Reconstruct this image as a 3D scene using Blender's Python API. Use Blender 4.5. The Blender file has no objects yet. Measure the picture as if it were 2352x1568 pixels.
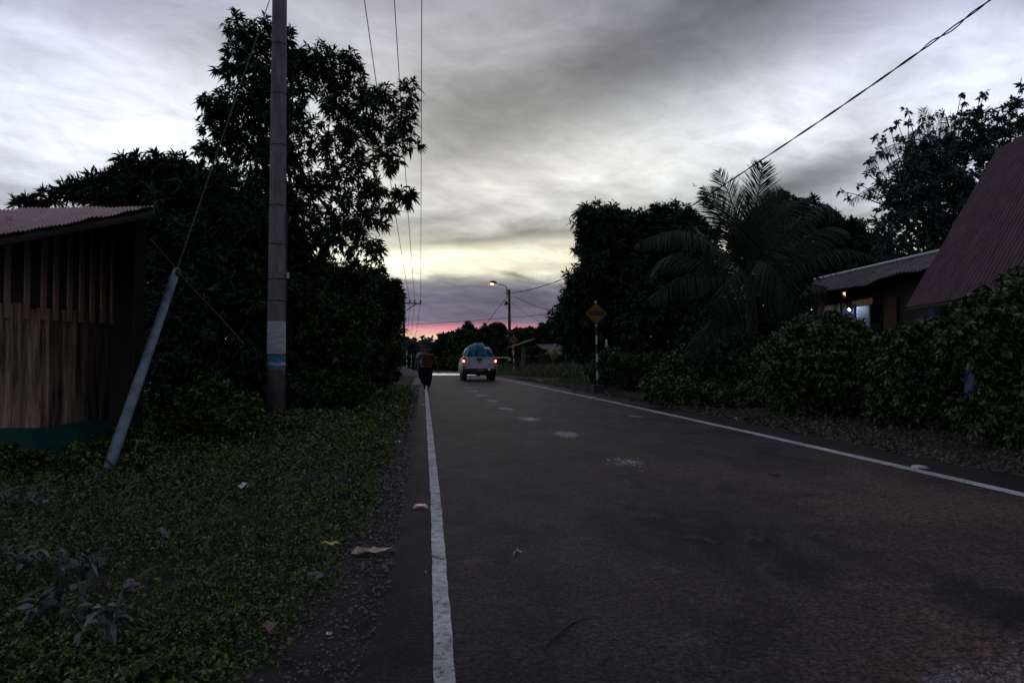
import bpy, bmesh, math, random
import numpy as np
from mathutils import Vector, Matrix
random.seed(7); rng = np.random.default_rng(11)
S = bpy.context.scene
COL = S.collection
R = math.radians
# ------------------------------------------------------------------ camera
CH = 1.10; PSI = math.atan(0.1275); PIT = math.atan(43/1568.0)
FWD = np.array([math.sin(PSI)*math.cos(PIT), math.cos(PSI)*math.cos(PIT), math.sin(PIT)])
RGT = np.array([math.cos(PSI), -math.sin(PSI), 0.0])
UPV = np.cross(RGT, FWD)
CAM = np.array([0, 0, CH])
cd = bpy.data.cameras.new('camera'); cam = bpy.data.objects.new('camera', cd); COL.objects.link(cam)
cam.location = CAM; cam.rotation_euler = (math.pi/2+PIT, 0, -PSI)
cd.lens = 24; cd.sensor_width = 36; cd.clip_end = 3000; cd.clip_start = 0.05
S.camera = cam

def ray(px, py):
    v = FWD + RGT*((px-1176)/1568.0) + UPV*((784-py)/1568.0)
    return v
def at(px, py, d): return CAM + ray(px, py)*d
def G(px, py, z=0.0):
    v = ray(px, py); t = (z-CH)/v[2]; return CAM + v*t
def atz(px, py, z): return G(px, py, z)
def hit(px, py, P0, n):
    v = ray(px, py); return CAM + v*(np.dot(P0-CAM, n)/np.dot(v, n))
def azel(px, py):
    v = ray(px, py); v = v/np.linalg.norm(v)
    return math.atan2(v[0], v[1]), math.asin(v[2])

def srgb(r, g, b):
    f = lambda c: (c/255/12.92) if c/255 <= .04045 else ((c/255+.055)/1.055)**2.4
    return (f(r), f(g), f(b), 1)

# ------------------------------------------------------------------ naming
def tag(o, label=None, cat=None, group=None, kind=None):
    if label: o['label'] = label
    if cat: o['category'] = cat
    if group: o['group'] = group
    if kind: o['kind'] = kind
    return o
def empty(name, loc, label, cat, group=None, rz=0):
    o = bpy.data.objects.new(name, None); COL.objects.link(o)
    o.location = Vector([float(c) for c in loc]); o.rotation_euler = (0, 0, rz); o.empty_display_size = .1
    return tag(o, label, cat, group)

# ------------------------------------------------------------------ mesh builder
class MB:
    def __init__(s): s.v = []; s.f = []; s.n = 0
    def add(s, V, F):
        V = np.asarray(V, float); s.v.append(V)
        s.f += [tuple(int(i)+s.n for i in f) for f in F]; s.n += len(V); return s
    def box(s, c, d, M=None):
        c = np.array(c, float); d = np.array(d, float)/2
        V = np.array([[x, y, z] for x in (-1, 1) for y in (-1, 1) for z in (-1, 1)])*d
        if M is not None: V = V @ np.array(M).T
        return s.add(V+c, [(0,1,3,2), (4,6,7,5), (0,4,5,1), (2,3,7,6), (0,2,6,4), (1,5,7,3)])
    def prism(s, prof, a, b, axis=1):
        """profile list of 2-D points extruded between a and b along axis"""
        n = len(prof); V = []
        for t in (a, b):
            for p in prof:
                q = [p[0], p[1]]; q.insert(axis, t); V.append(q)
        F = [tuple(range(n)), tuple(range(2*n-1, n-1, -1))]+[(i, i+n, (i+1) % n+n, (i+1) % n) for i in range(n)]
        return s.add(V, F)
    def tube(s, P, r, k=8, cap=True):
        P = np.asarray(P, float); n = len(P)
        r = np.full(n, r) if np.isscalar(r) else np.asarray(r, float)
        T = np.gradient(P, axis=0); T /= np.linalg.norm(T, axis=1)[:, None]+1e-9
        ref = np.array([0, 0, 1.]) if abs(T[0][2]) < .9 else np.array([1., 0, 0])
        V = []
        for i in range(n):
            a = np.cross(T[i], ref); a /= np.linalg.norm(a)+1e-9; b = np.cross(T[i], a)
            for j in range(k):
                t = 2*math.pi*j/k; V.append(P[i]+(a*math.cos(t)+b*math.sin(t))*r[i])
        F = [(i*k+j, i*k+(j+1) % k, (i+1)*k+(j+1) % k, (i+1)*k+j) for i in range(n-1) for j in range(k)]
        if cap: F += [tuple(range(k-1, -1, -1)), tuple((n-1)*k+j for j in range(k))]
        return s.add(V, F)
    def grid(s, nu, nv, fn, flip=False):
        V = [fn(i/(nu-1), j/(nv-1)) for i in range(nu) for j in range(nv)]
        F = [(i*nv+j, (i+1)*nv+j, (i+1)*nv+j+1, i*nv+j+1) for i in range(nu-1) for j in range(nv-1)]
        return s.add(V, F)
    def build(s, name, mat, parent=None, loc=None, smooth=False, bevel=0):
        V = np.concatenate(s.v)
        me = bpy.data.meshes.new(name); me.from_pydata(V.tolist(), [], s.f)
        if mat: me.materials.append(mat)
        if smooth: me.shade_smooth()
        me.update()
        o = bpy.data.objects.new(name, me); COL.objects.link(o)
        if parent: o.parent = parent
        if loc is not None: o.location = Vector([float(c) for c in loc])
        if bevel:
            m = o.modifiers.new('bevel', 'BEVEL'); m.width = bevel; m.segments = 2; m.limit_method = 'ANGLE'
        return o
def fast_mesh(name, V, quads, mat, parent=None, loc=None):
    """V (n,3), quads (m,4)"""
    me = bpy.data.meshes.new(name); m = len(quads)
    me.vertices.add(len(V)); me.vertices.foreach_set('co', np.asarray(V, np.float32).ravel())
    me.loops.add(m*4); me.loops.foreach_set('vertex_index', np.asarray(quads, np.int32).ravel())
    me.polygons.add(m); me.polygons.foreach_set('loop_start', np.arange(0, m*4, 4, dtype=np.int32))
    me.polygons.foreach_set('loop_total', np.full(m, 4, np.int32))
    me.update(calc_edges=True); me.materials.append(mat)
    o = bpy.data.objects.new(name, me); COL.objects.link(o)
    if parent: o.parent = parent
    if loc is not None: o.location = Vector([float(c) for c in loc])
    return o

# ------------------------------------------------------------------ materials
def nt(name):
    m = bpy.data.materials.new(name); m.use_nodes = True
    t = m.node_tree; return m, t, t.nodes['Principled BSDF']
def mat(name, c, rough=.7, metal=0, var=0.25, scale=8, c2=None, bump=0, bscale=40, stretch=(1, 1, 1), detail=6, spec=.5, contrast=(.35, .65)):
    m, t, p = nt(name); N = t.nodes; L = t.links
    tc = N.new('ShaderNodeTexCoord'); mp = N.new('ShaderNodeMapping'); mp.inputs['Scale'].default_value = stretch
    L.new(tc.outputs['Object'], mp.inputs[0])
    no = N.new('ShaderNodeTexNoise'); no.inputs['Scale'].default_value = scale; no.inputs['Detail'].default_value = detail
    no.inputs['Roughness'].default_value = .65; L.new(mp.outputs[0], no.inputs['Vector'])
    rp = N.new('ShaderNodeValToRGB'); e = rp.color_ramp.elements
    e[0].position, e[1].position = contrast
    c = tuple(c[:3]); cb = tuple(c2[:3]) if c2 else tuple(min(1, x*(1+var)) for x in c); ca = tuple(x*(1-var) for x in c) if not c2 else c
    e[0].color = (*ca, 1); e[1].color = (*cb, 1)
    L.new(no.outputs[0], rp.inputs[0]); L.new(rp.outputs[0], p.inputs['Base Color'])
    p.inputs['Roughness'].default_value = rough; p.inputs['Metallic'].default_value = metal
    p.inputs['Specular IOR Level'].default_value = spec
    if bump:
        n2 = N.new('ShaderNodeTexNoise'); n2.inputs['Scale'].default_value = bscale; n2.inputs['Detail'].default_value = 5
        L.new(mp.outputs[0], n2.inputs['Vector'])
        b = N.new('ShaderNodeBump'); b.inputs['Strength'].default_value = bump; b.inputs['Distance'].default_value = .02
        L.new(n2.outputs[0], b.inputs['Height']); L.new(b.outputs[0], p.inputs['Normal'])
    return m
def leafmat(name, cs, rough=.5, spec=.35, trans=0.0):
    """each leaf takes one of the colours, at random per leaf"""
    m, t, p = nt(name); N = t.nodes; L = t.links
    g = N.new('ShaderNodeNewGeometry'); rp = N.new('ShaderNodeValToRGB'); e = rp.color_ramp.elements
    n = len(cs)
    for i in range(n-2): e.new(.5)
    for i, c in enumerate(cs): e[i].position = i/(n-1); e[i].color = (*c[:3], 1)
    L.new(g.outputs['Random Per Island'], rp.inputs[0]); L.new(rp.outputs[0], p.inputs['Base Color'])
    p.inputs['Roughness'].default_value = rough; p.inputs['Specular IOR Level'].default_value = spec
    return m
def emis(name, c, s):
    m, t, p = nt(name); p.inputs['Base Color'].default_value = (*c[:3], 1)
    p.inputs['Emission Color'].default_value = (*c[:3], 1); p.inputs['Emission Strength'].default_value = s
    return m

M = {}
M['concrete'] = mat('weathered_concrete', (.125, .112, .112), .9, var=.35, scale=3, stretch=(3, 3, .6), bump=.4, bscale=30)
M['white_paint'] = mat('worn_white_paint', (.26, .26, .28), .85, c2=(.44, .44, .48), scale=6, stretch=(1, 1, 3))
M['blue_paint'] = mat('faded_blue_paint', (.04, .14, .25), .8, var=.3)
M['black_paint'] = mat('black_paint', (.012, .012, .013), .6, var=.2)
M['pale_paint'] = mat('white_post_paint', (.42, .42, .44), .7, var=.12)
M['steel'] = mat('dark_steel', (.02, .02, .022), .7, 0, spec=.2)
M['wire'] = mat('wire', (.02, .02, .022), .7)
M['guard'] = mat('guard_paint', (.14, .175, .225), .65, c2=(.055, .042, .042), scale=3.2, contrast=(.44, .64), bump=.2)
M['roof_left'] = mat('weathered_pink_roof', (.21, .095, .10), .75, c2=(.36, .20, .21), scale=5, stretch=(2, 2, 1), spec=.3)
M['roof_red'] = mat('dark_red_roof', (.052, .025, .033), .65, c2=(.11, .052, .064), scale=5, stretch=(1, 1, .3), spec=.25, detail=10)
M['roof_grey'] = mat('rusty_grey_roof', (.04, .028, .028), .7, c2=(.14, .105, .11), scale=2.5, stretch=(1, 1, 1))
M['plank_'] = mat('weathered_planks', (.07, .045, .033), .85, c2=(.26, .19, .155), scale=4, stretch=(5, 5, .35), bump=.5, bscale=12, contrast=(.38, .68))
M['slat'] = mat('slat_wood', (.5, .26, .14), .8, c2=(.3, .28, .27), scale=1.5)
M['dark_wood'] = mat('dark_wood', (.035, .028, .024), .85, var=.3)
M['green_tarp'] = mat('green_netting', (.008, .075, .06), .7, c2=(.018, .11, .09), scale=5)
M['blue_wall'] = mat('blue_painted_boards', (.05, .06, .11), .7, c2=(.08, .1, .17), scale=3, stretch=(6, 6, .5))
M['orange_wood'] = mat('orange_plank', (.08, .03, .012), .8, var=.3)
M['cream'] = mat('cream_board', (.32, .25, .16), .7, var=.15)
M['bark'] = mat('bark', (.035, .028, .022), .9, var=.3, bump=.5, bscale=10)
M['asphalt'] = None
M['leaf_dark'] = leafmat('mango_leaves', [(.007, .013, .007), (.011, .022, .010), (.018, .034, .013), (.028, .055, .024), (.010, .016, .009)], .5, .15)
M['leaf_mid'] = leafmat('shrub_leaves', [(.008, .017, .007), (.014, .032, .010), (.032, .06, .014), (.065, .09, .03), (.010, .020, .010)], .5, .2)
M['leaf_hedge'] = leafmat('hedge_leaves', [(.010, .02, .008), (.02, .04, .012), (.04, .08, .02), (.13, .16, .06), (.02, .04, .014), (.18, .21, .12)], .45, .3)
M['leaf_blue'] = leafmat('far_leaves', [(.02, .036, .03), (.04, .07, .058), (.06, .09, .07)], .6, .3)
M['leaf_palm'] = leafmat('coconut_leaflets', [(.006, .012, .006), (.012, .021, .009), (.028, .034, .016), (.012, .019, .010)], .5, .14)
M['leaf_areca'] = leafmat('areca_leaflets', [(.14, .15, .06), (.26, .25, .09), (.2, .22, .09), (.34, .26, .07)], .5, .4)
M['leaf_weed'] = leafmat('ground_cover_leaves', [(.008, .018, .003), (.022, .055, .005), (.045, .11, .008), (.10, .14, .018), (.012, .024, .004), (.20, .20, .10), (.028, .07, .006)], .5, .15)
M['leaf_pale'] = leafmat('pale_weed_leaves', [(.07, .06, .07), (.13, .12, .13), (.03, .05, .02), (.06, .08, .06), (.02, .03, .02)], .5, .4)
M['grass'] = leafmat('grass_blades', [(.03, .05, .018), (.05, .08, .025), (.08, .09, .04), (.10, .095, .05)], .6, .25)
M['litter'] = leafmat('dry_leaves', [(.03, .024, .018), (.07, .05, .035), (.12, .09, .06), (.05, .035, .025), (.16, .12, .09)], .7, .3)
M['stone'] = leafmat('small_stones', [(.05, .045, .045), (.09, .08, .08), (.13, .12, .12), (.04, .036, .035)], .8, .3)

def plankmat():
    m = mat('weathered_planks_varied', (.05, .030, .022), .85, c2=(.66, .49, .39), scale=5, stretch=(3.6, 3.6, .25), bump=.5, bscale=12, contrast=(.36, .66))
    t = m.node_tree; N = t.nodes; L = t.links; p = N['Principled BSDF']; src = p.inputs['Base Color'].links[0].from_socket
    g = N.new('ShaderNodeNewGeometry'); r = N.new('ShaderNodeValToRGB'); r.color_ramp.elements[0].color = (.22, .2, .2, 1); r.color_ramp.elements[1].color = (1.3, 1.25, 1.2, 1)
    L.new(g.outputs['Random Per Island'], r.inputs[0]); x = N.new('ShaderNodeMix'); x.data_type = 'RGBA'; x.blend_type = 'MULTIPLY'; x.inputs[0].default_value = 1
    L.new(src, x.inputs[6]); L.new(r.outputs[0], x.inputs[7]); L.new(x.outputs[2], p.inputs['Base Color']); return m
M['plank'] = plankmat()
# asphalt
def asphalt(name, k, brown_amt):
    m, t, p = nt(name); N = t.nodes; L = t.links
    tc = N.new('ShaderNodeTexCoord')
    def noise(sc, det=5, st=(1, 1, 1), ro=.6, dist=0):
        mp = N.new('ShaderNodeMapping'); mp.inputs['Scale'].default_value = st; L.new(tc.outputs['Object'], mp.inputs[0])
        n = N.new('ShaderNodeTexNoise'); n.inputs['Scale'].default_value = sc; n.inputs['Detail'].default_value = det; n.inputs['Roughness'].default_value = ro; n.inputs['Distortion'].default_value = dist
        L.new(mp.outputs[0], n.inputs['Vector']); return n.outputs[0]
    def ramp(src, a, b, ca, cb):
        r = N.new('ShaderNodeValToRGB'); e = r.color_ramp.elements; e[0].position = a; e[1].position = b; e[0].color = (*ca, 1); e[1].color = (*cb, 1)
        L.new(src, r.inputs[0]); return r.outputs[0]
    def mix(f, a, b, mode='MIX'):
        x = N.new('ShaderNodeMix'); x.data_type = 'RGBA'; x.blend_type = mode
        if isinstance(f, float): x.inputs[0].default_value = f
        else: L.new(f, x.inputs[0])
        L.new(a, x.inputs[6]); L.new(b, x.inputs[7]); return x.outputs[2]
    K = lambda *c: tuple(q*k for q in c)
    base = ramp(noise(1.6, 12, (1, .55, 1), .72, .4), .41, .60, K(.007, .0068, .0078), K(.033, .029, .030))
    brown_mask = ramp(noise(.55, 10, (1, .6, 1), .7, .3), .40, .60, (0, 0, 0), (brown_amt,)*3)
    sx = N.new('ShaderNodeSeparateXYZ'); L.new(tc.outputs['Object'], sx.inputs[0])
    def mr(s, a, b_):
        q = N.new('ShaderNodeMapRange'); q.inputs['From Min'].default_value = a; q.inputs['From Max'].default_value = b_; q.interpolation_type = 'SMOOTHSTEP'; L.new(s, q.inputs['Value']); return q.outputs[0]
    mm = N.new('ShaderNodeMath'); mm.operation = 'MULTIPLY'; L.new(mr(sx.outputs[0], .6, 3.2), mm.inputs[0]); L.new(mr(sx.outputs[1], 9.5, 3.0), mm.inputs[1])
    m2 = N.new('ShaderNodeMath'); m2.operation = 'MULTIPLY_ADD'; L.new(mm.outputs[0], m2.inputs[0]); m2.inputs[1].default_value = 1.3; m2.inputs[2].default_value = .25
    dz = N.new('ShaderNodeMix'); dz.data_type = 'RGBA'; dz.blend_type = 'MULTIPLY'; dz.inputs[0].default_value = 1; L.new(brown_mask, dz.inputs[6]); L.new(m2.outputs[0], dz.inputs[7]); brown_mask = dz.outputs[2]  # brown blotches get stronger towards the near right of the road
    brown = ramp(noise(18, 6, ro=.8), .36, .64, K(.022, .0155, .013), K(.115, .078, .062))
    c = mix(brown_mask, base, brown)
    pale = ramp(noise(3.1, 12, ro=.75, dist=.5), .56, .66, (0, 0, 0), (.6,)*3); pc = N.new('ShaderNodeRGB'); pc.outputs[0].default_value = (*K(.085, .072, .064), 1); c = mix(pale, c, pc.outputs[0])
    grain = ramp(noise(48, 5, ro=.9), .43, .57, (.16, .16, .16), (2.3, 2.2, 2.2)); c = mix(.9, c, mix(1.0, c, grain, 'MULTIPLY'))
    spots = ramp(noise(7, 3), .27, .30, (.15, .15, .15), (1, 1, 1)); c = mix(1.0, c, spots, 'MULTIPLY')
    chips = ramp(noise(38, 2), .70, .73, (0, 0, 0), (1, 1, 1)); ch = N.new('ShaderNodeRGB'); ch.outputs[0].default_value = (*K(.12, .105, .10), 1); c = mix(chips, c, ch.outputs[0])
    L.new(c, p.inputs['Base Color']); p.inputs['Roughness'].default_value = .72; p.inputs['Specular IOR Level'].default_value = .16
    b = N.new('ShaderNodeBump'); b.inputs['Strength'].default_value = .8; b.inputs['Distance'].default_value = .012
    L.new(noise(45, 6, ro=.8), b.inputs['Height']); L.new(b.outputs[0], p.inputs['Normal'])
    return m
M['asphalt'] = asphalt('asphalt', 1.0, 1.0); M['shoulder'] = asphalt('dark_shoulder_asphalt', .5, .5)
M['ground'] = mat('dark_soil', (.012, .0105, .009), .95, c2=(.036, .03, .025), scale=3.5, bump=.8, bscale=25, detail=10, spec=.2)
M['line'] = mat('road_line_paint', (.33, .31, .31), .8, c2=(.60, .585, .59), scale=16, bump=.6, bscale=50, detail=12, contrast=(.36, .56))
def wear(m):
    t = m.node_tree; N = t.nodes; L = t.links; p = N['Principled BSDF']; src = p.inputs['Base Color'].links[0].from_socket
    tc = N.new('ShaderNodeTexCoord'); c = src
    for sc, a, b_, dk in ((7, .34, .40, .15), (45, .34, .43, .3), (2.2, .40, .62, .72)):
        n = N.new('ShaderNodeTexNoise'); n.inputs['Scale'].default_value = sc; n.inputs['Detail'].default_value = 8; L.new(tc.outputs['Object'], n.inputs['Vector'])
        r = N.new('ShaderNodeValToRGB'); r.color_ramp.elements[0].position = a; r.color_ramp.elements[1].position = b_; r.color_ramp.elements[0].color = (dk, dk, dk, 1); r.color_ramp.elements[1].color = (1, 1, 1, 1); L.new(n.outputs[0], r.inputs[0])
        x = N.new('ShaderNodeMix'); x.data_type = 'RGBA'; x.blend_type = 'MULTIPLY'; x.inputs[0].default_value = 1; L.new(c, x.inputs[6]); L.new(r.outputs[0], x.inputs[7]); c = x.outputs[2]
    L.new(c, p.inputs['Base Color'])
wear(M['line'])
M['bump'] = mat('pale_concrete_hump', (.6, .57, .5), .22, c2=(.8, .77, .7), scale=2)
M['flake'] = mat('old_paint_flakes', (.16, .16, .165), .75, c2=(.38, .38, .385), scale=6)

# ------------------------------------------------------------------ world sky
W = bpy.data.worlds.new('World'); S.world = W; W.use_nodes = True
SKYB = .28
def build_sky():
    t = W.node_tree; N = t.nodes; L = t.links; N.clear()
    out = N.new('ShaderNodeOutputWorld'); bg = N.new('ShaderNodeBackground'); L.new(bg.outputs[0], out.inputs[0])
    tc = N.new('ShaderNodeTexCoord'); D = tc.outputs['Generated']
    def mth(op, a, b=None, c=None, clamp=False):
        n = N.new('ShaderNodeMath'); n.operation = op; n.use_clamp = clamp
        for i, q in enumerate((a, b, c)):
            if q is None: continue
            if isinstance(q, (int, float)): n.inputs[i].default_value = q
            else: L.new(q, n.inputs[i])
        return n.outputs[0]
    sp = N.new('ShaderNodeSeparateXYZ'); L.new(D, sp.inputs[0]); x, y, z = sp.outputs
    az0 = mth('ARCTAN2', x, y); el0 = mth('ARCSINE', mth('MINIMUM', mth('MAXIMUM', z, -1), 1))
    # planar cloud coordinates (a flat cloud deck in perspective)
    zz = mth('ADD', mth('MAXIMUM', z, 0), .10)
    cb = N.new('ShaderNodeCombineXYZ'); L.new(mth('DIVIDE', x, zz), cb.inputs[0]); L.new(mth('DIVIDE', y, zz), cb.inputs[1])
    def noise(sc, det, rot=0, st=(1, 1, 1), rough=.55, dist=0.0, loc=(0, 0, 0)):
        mp0 = N.new('ShaderNodeMapping'); mp0.inputs['Rotation'].default_value = (0, 0, rot)
        L.new(cb.outputs[0], mp0.inputs[0])
        mp = N.new('ShaderNodeMapping'); mp.inputs['Scale'].default_value = st; mp.inputs['Location'].default_value = loc
        L.new(mp0.outputs[0], mp.inputs[0])
        n = N.new('ShaderNodeTexNoise'); n.inputs['Scale'].default_value = sc; n.inputs['Detail'].default_value = det
        n.inputs['Roughness'].default_value = rough; n.inputs['Distortion'].default_value = dist
        L.new(mp.outputs[0], n.inputs['Vector']); return mth('SUBTRACT', n.outputs[0], .5)
    n1 = noise(.55, 6, R(35), (1, .45, 1), .55, .6, (3, 1, 0)); n2 = noise(1.9, 8, R(48), (1, .78, 1), .58, .7, (9, 4, 0)); n4 = noise(5.5, 8, R(50), (1, .8, 1), .62, .6, (2, 8, 0)); n3 = noise(.5, 4, 0, (1, 1, 1), .5, 0, (20, 7, 0))
    # small angular warp keeps the broad shapes ragged
    az = mth('ADD', az0, mth('MULTIPLY', n3, .10)); el = mth('ADD', el0, mth('MULTIPLY', n2, mth('ADD', .012, mth('MULTIPLY', el0, .10))))
    el = mth('ADD', el, mth('MULTIPLY', n1, mth('ADD', .008, mth('MULTIPLY', el0, .12))))
    rp = N.new('ShaderNodeValToRGB'); L.new(mth('MULTIPLY', el, 1/.8), rp.inputs[0])
    stops = [(0, (235, 195, 165)), (.032, (240, 200, 165)), (.038, (214, 165, 155)), (.046, (200, 126, 136)), (.052, (140, 104, 122)), (.058, (90, 88, 108)), (.098, (84, 87, 104)),
             (.114, (130, 128, 132)), (.126, (215, 212, 190)), (.148, (238, 234, 206)), (.164, (200, 198, 180)), (.184, (158, 157, 150)), (.21, (188, 188, 182)),
             (.27, (201, 200, 193)), (.34, (188, 188, 185)), (.42, (160, 159, 162)), (.5, (152, 151, 157)), (.8, (158, 158, 166))]
    e = rp.color_ramp.elements
    for _ in range(len(stops)-2): e.new(.5)
    for i, (p, c) in enumerate(stops): e[i].position = p/.8; e[i].color = srgb(*c)
    # broad light and dark cloud masses in azimuth / elevation
    def blob(px, py, sl, sw, ang, amt, ax=az, ex=el):
        a, h = azel(px, py); sl /= 1568.0; sw /= 1568.0; ca, sa = math.cos(R(ang)), math.sin(R(ang))
        da = mth('SUBTRACT', ax, a); dh = mth('SUBTRACT', ex, h)
        u = mth('MULTIPLY', mth('ADD', mth('MULTIPLY', da, ca), mth('MULTIPLY', dh, sa)), 1/sl)
        v = mth('MULTIPLY', mth('SUBTRACT', mth('MULTIPLY', dh, ca), mth('MULTIPLY', da, sa)), 1/sw)
        q = mth('EXPONENT', mth('MULTIPLY', mth('ADD', mth('MULTIPLY', u, u), mth('MULTIPLY', v, v)), -1.0))
        return mth('MULTIPLY', q, amt)
    B = [(1580, 60, 520, 105, 20, -.80), (1180, 210, 260, 110, 30, -.22), (1000, 330, 130, 160, 0, -.22), (1480, 380, 380, 90, 20, .16), (1830, 220, 260, 80, 25, .18), (1280, 400, 330, 110, 15, .18),
         (200, 210, 440, 220, 10, .42), (420, 330, 200, 80, -20, .08), (30, 420, 160, 130, 0, -.15), (560, 60, 220, 120, 0, -.12), (760, 120, 220, 200, 0, .12), (2260, 130, 300, 200, 10, .38),
         (2050, 330, 300, 60, 25, .2), (1880, 415, 170, 42, 14, -1.05), (1760, 455, 90, 25, 10, -.5), (1120, 552, 190, 11, 5, -.45), (1020, 500, 110, 13, 8, -.35), (1260, 512, 120, 10, 6, -.3), (1060, 600, 280, 26, 3, .16),
         (1190, 634, 30, 5, -12, -.7), (1300, 668, 120, 22, 10, -.10), (880, 260, 60, 300, 0, .1)]
    tot = None
    for b in B:
        q = blob(*b); tot = q if tot is None else mth('ADD', tot, q)
    tot = mth('ADD', tot, mth('MULTIPLY', n1, 1.3)); tot = mth('ADD', tot, mth('MULTIPLY', n2, 1.2)); tot = mth('ADD', tot, mth('MULTIPLY', n4, .8))
    # dusk: the dome is darkest overhead and away from the sunset
    up_ = mth('MULTIPLY', mth('SUBTRACT', el0, .58), 2.2, clamp=True); back = mth('MULTIPLY', mth('SUBTRACT', .35, y), 1.0, clamp=True)
    tot = mth('SUBTRACT', tot, mth('MULTIPLY', mth('MAXIMUM', up_, back), .55)); tot = mth('ADD', tot, SKYB)
    lum = mth('EXPONENT', tot)
    # away from the sunset the pink glow gives way to grey, and the sky turns bluer
    side = mth('SUBTRACT', 1, mth('EXPONENT', mth('MULTIPLY', mth('MULTIPLY', mth('SUBTRACT', az0, R(5)), mth('SUBTRACT', az0, R(5))), -4.5)))
    tint = N.new('ShaderNodeMix'); tint.data_type = 'RGBA'; tint.inputs[6].default_value = (1.0, 1.0, 1.0, 1); tint.inputs[7].default_value = (.84, .93, 1.18, 1); L.new(side, tint.inputs[0])
    lowside = mth('MULTIPLY', side, mth('SUBTRACT', 1, mth('MULTIPLY', el0, 6.5), clamp=True), clamp=True)
    g = N.new('ShaderNodeMix'); g.data_type = 'RGBA'; L.new(lowside, g.inputs[0]); L.new(rp.outputs[0], g.inputs[6]); g.inputs[7].default_value = srgb(158, 160, 176)
    mu = N.new('ShaderNodeMix'); mu.data_type = 'RGBA'; mu.blend_type = 'MULTIPLY'; mu.inputs[0].default_value = 1; L.new(g.outputs[2], mu.inputs[6]); L.new(tint.outputs[2], mu.inputs[7])
    sc = N.new('ShaderNodeVectorMath'); sc.operation = 'SCALE'; L.new(mu.outputs[2], sc.inputs[0]); L.new(lum, sc.inputs['Scale'])
    sky = N.new('ShaderNodeTexSky'); sky.sky_type = 'NISHITA'; sky.sun_disc = False; sky.sun_elevation = R(2); sky.sun_rotation = R(2)
    s2 = N.new('ShaderNodeVectorMath'); s2.operation = 'SCALE'; L.new(sky.outputs[0], s2.inputs[0]); s2.inputs['Scale'].default_value = .0012
    ad = N.new('ShaderNodeVectorMath'); ad.operation = 'ADD'; L.new(sc.outputs[0], ad.inputs[0]); L.new(s2.outputs[0], ad.inputs[1])
    L.new(ad.outputs[0], bg.inputs[0]); bg.inputs[1].default_value = 1.0
build_sky()
sl = bpy.data.lights.new('sun', 'SUN'); so = bpy.data.objects.new('sun', sl); COL.objects.link(so)
sl.energy = .12; sl.angle = R(25); sl.color = (1, .9, .85)
so.rotation_euler = Vector((math.sin(R(2))*math.cos(R(8)), math.cos(R(2))*math.cos(R(8)), math.sin(R(8)))).to_track_quat('Z', 'Y').to_euler()
S.view_settings.view_transform = 'Standard'; S.view_settings.look = 'None'; S.view_settings.gamma = 1; S.view_settings.exposure = 0

# ------------------------------------------------------------------ ground and road
def h2(x, y):  # smooth pseudo noise
    return .5*math.sin(x*1.7+1.3*math.sin(y*.9))*math.cos(y*1.3+.7*math.sin(x*1.1))+.3*math.sin(x*4.1+y*2.3)+.2*math.cos(x*7.3-y*5.9)
def gz(x, y):
    L_ = -x-.45; Rr = x-6.6
    k = min(1, max(0, L_/.6, Rr/.6))
    z = -.012 + k*(.02+.018*h2(x, y))
    if x < -2.2: z -= min(.18, (-x-2.2)*.07)
    if y > 58: z += 0
    return z
xs = np.unique(np.concatenate([np.linspace(-9, -.3, 90), np.linspace(-.3, 6.4, 8), np.linspace(6.4, 14, 50), np.array([-900, -300, -100, -40, -20, -14, 18, 26, 45, 100, 300, 900.])]))
ys = np.unique(np.concatenate([np.linspace(-2, 14, 140), np.linspace(14, 70, 110), np.array([-300, -60, -15, -6, 80, 100, 140, 250, 600, 1500.])]))
gb = MB(); V = [(x, y, gz(x, y)) for x in xs for y in ys]; ny = len(ys)
gb.add(V, [(i*ny+j, (i+1)*ny+j, (i+1)*ny+j+1, i*ny+j+1) for i in range(len(xs)-1) for j in range(ny-1)])
tag(gb.build('ground', M['ground'], smooth=True), kind='structure')

def interp(pts, ts):
    pts = sorted(pts, key=lambda p: p[1]); return np.interp(ts, [p[1] for p in pts], [p[0] for p in pts])
left_px = [(1022, 1568), (1001.5, 1160), (990.5, 1030), (979.5, 900)]
LP = [G(*p)[:2] for p in left_px]; LP = [(LP[0][0], -4)]+[tuple(p) for p in LP]+[(LP[-1][0]-.05, 50), (LP[-1][0]-.6, 60), (LP[-1][0]-2.5, 70), (LP[-1][0]-7, 82)]
RP = [tuple(G(*p)[:2]) for p in [(2352, 1138), (1750, 1000), (1390, 920), (1150, 870), (1102, 863), (1060, 859.3), (1030, 854.6)]]
RP = [(RP[0][0]+.1, -4)]+RP+[(RP[-1][0]-4, 80)]
lx = lambda y: float(interp(LP, [y])[0]); rx = lambda y: float(interp(RP, [y])[0])
yy = np.concatenate([np.arange(-4, 16, .05), np.arange(16, 80, .5)])
def strip(name, fa, fb, m, ea, eb, cuts=6):
    V = []
    for y in yy:
        a, b_ = fa(y), fb(y)
        for k in range(cuts):
            t = k/(cuts-1); V.append((a+(b_-a)*t, y, .004-(.016 if (k == 0 and ea) or (k == cuts-1 and eb) else 0)))
    o = MB().add(V, [(i*cuts+j, i*cuts+j+1, (i+1)*cuts+j+1, (i+1)*cuts+j) for i in range(len(yy)-1) for j in range(cuts-1)]).build(name, m, smooth=True); return tag(o, kind='structure')
ea_ = lambda y: lx(y)-.26-.035*h2(y*2, 3)-.02*math.sin(y*11)-.012*math.sin(y*29)-(.10 if y < 3 else 0)*(3-y)
eb_ = lambda y: rx(y)+.75+.05*h2(y*1.5, 9)+.015*math.sin(y*17)
strip('road_shoulder', ea_, lambda y: lx(y)-.02, M['shoulder'], 1, 0, 3)
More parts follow.
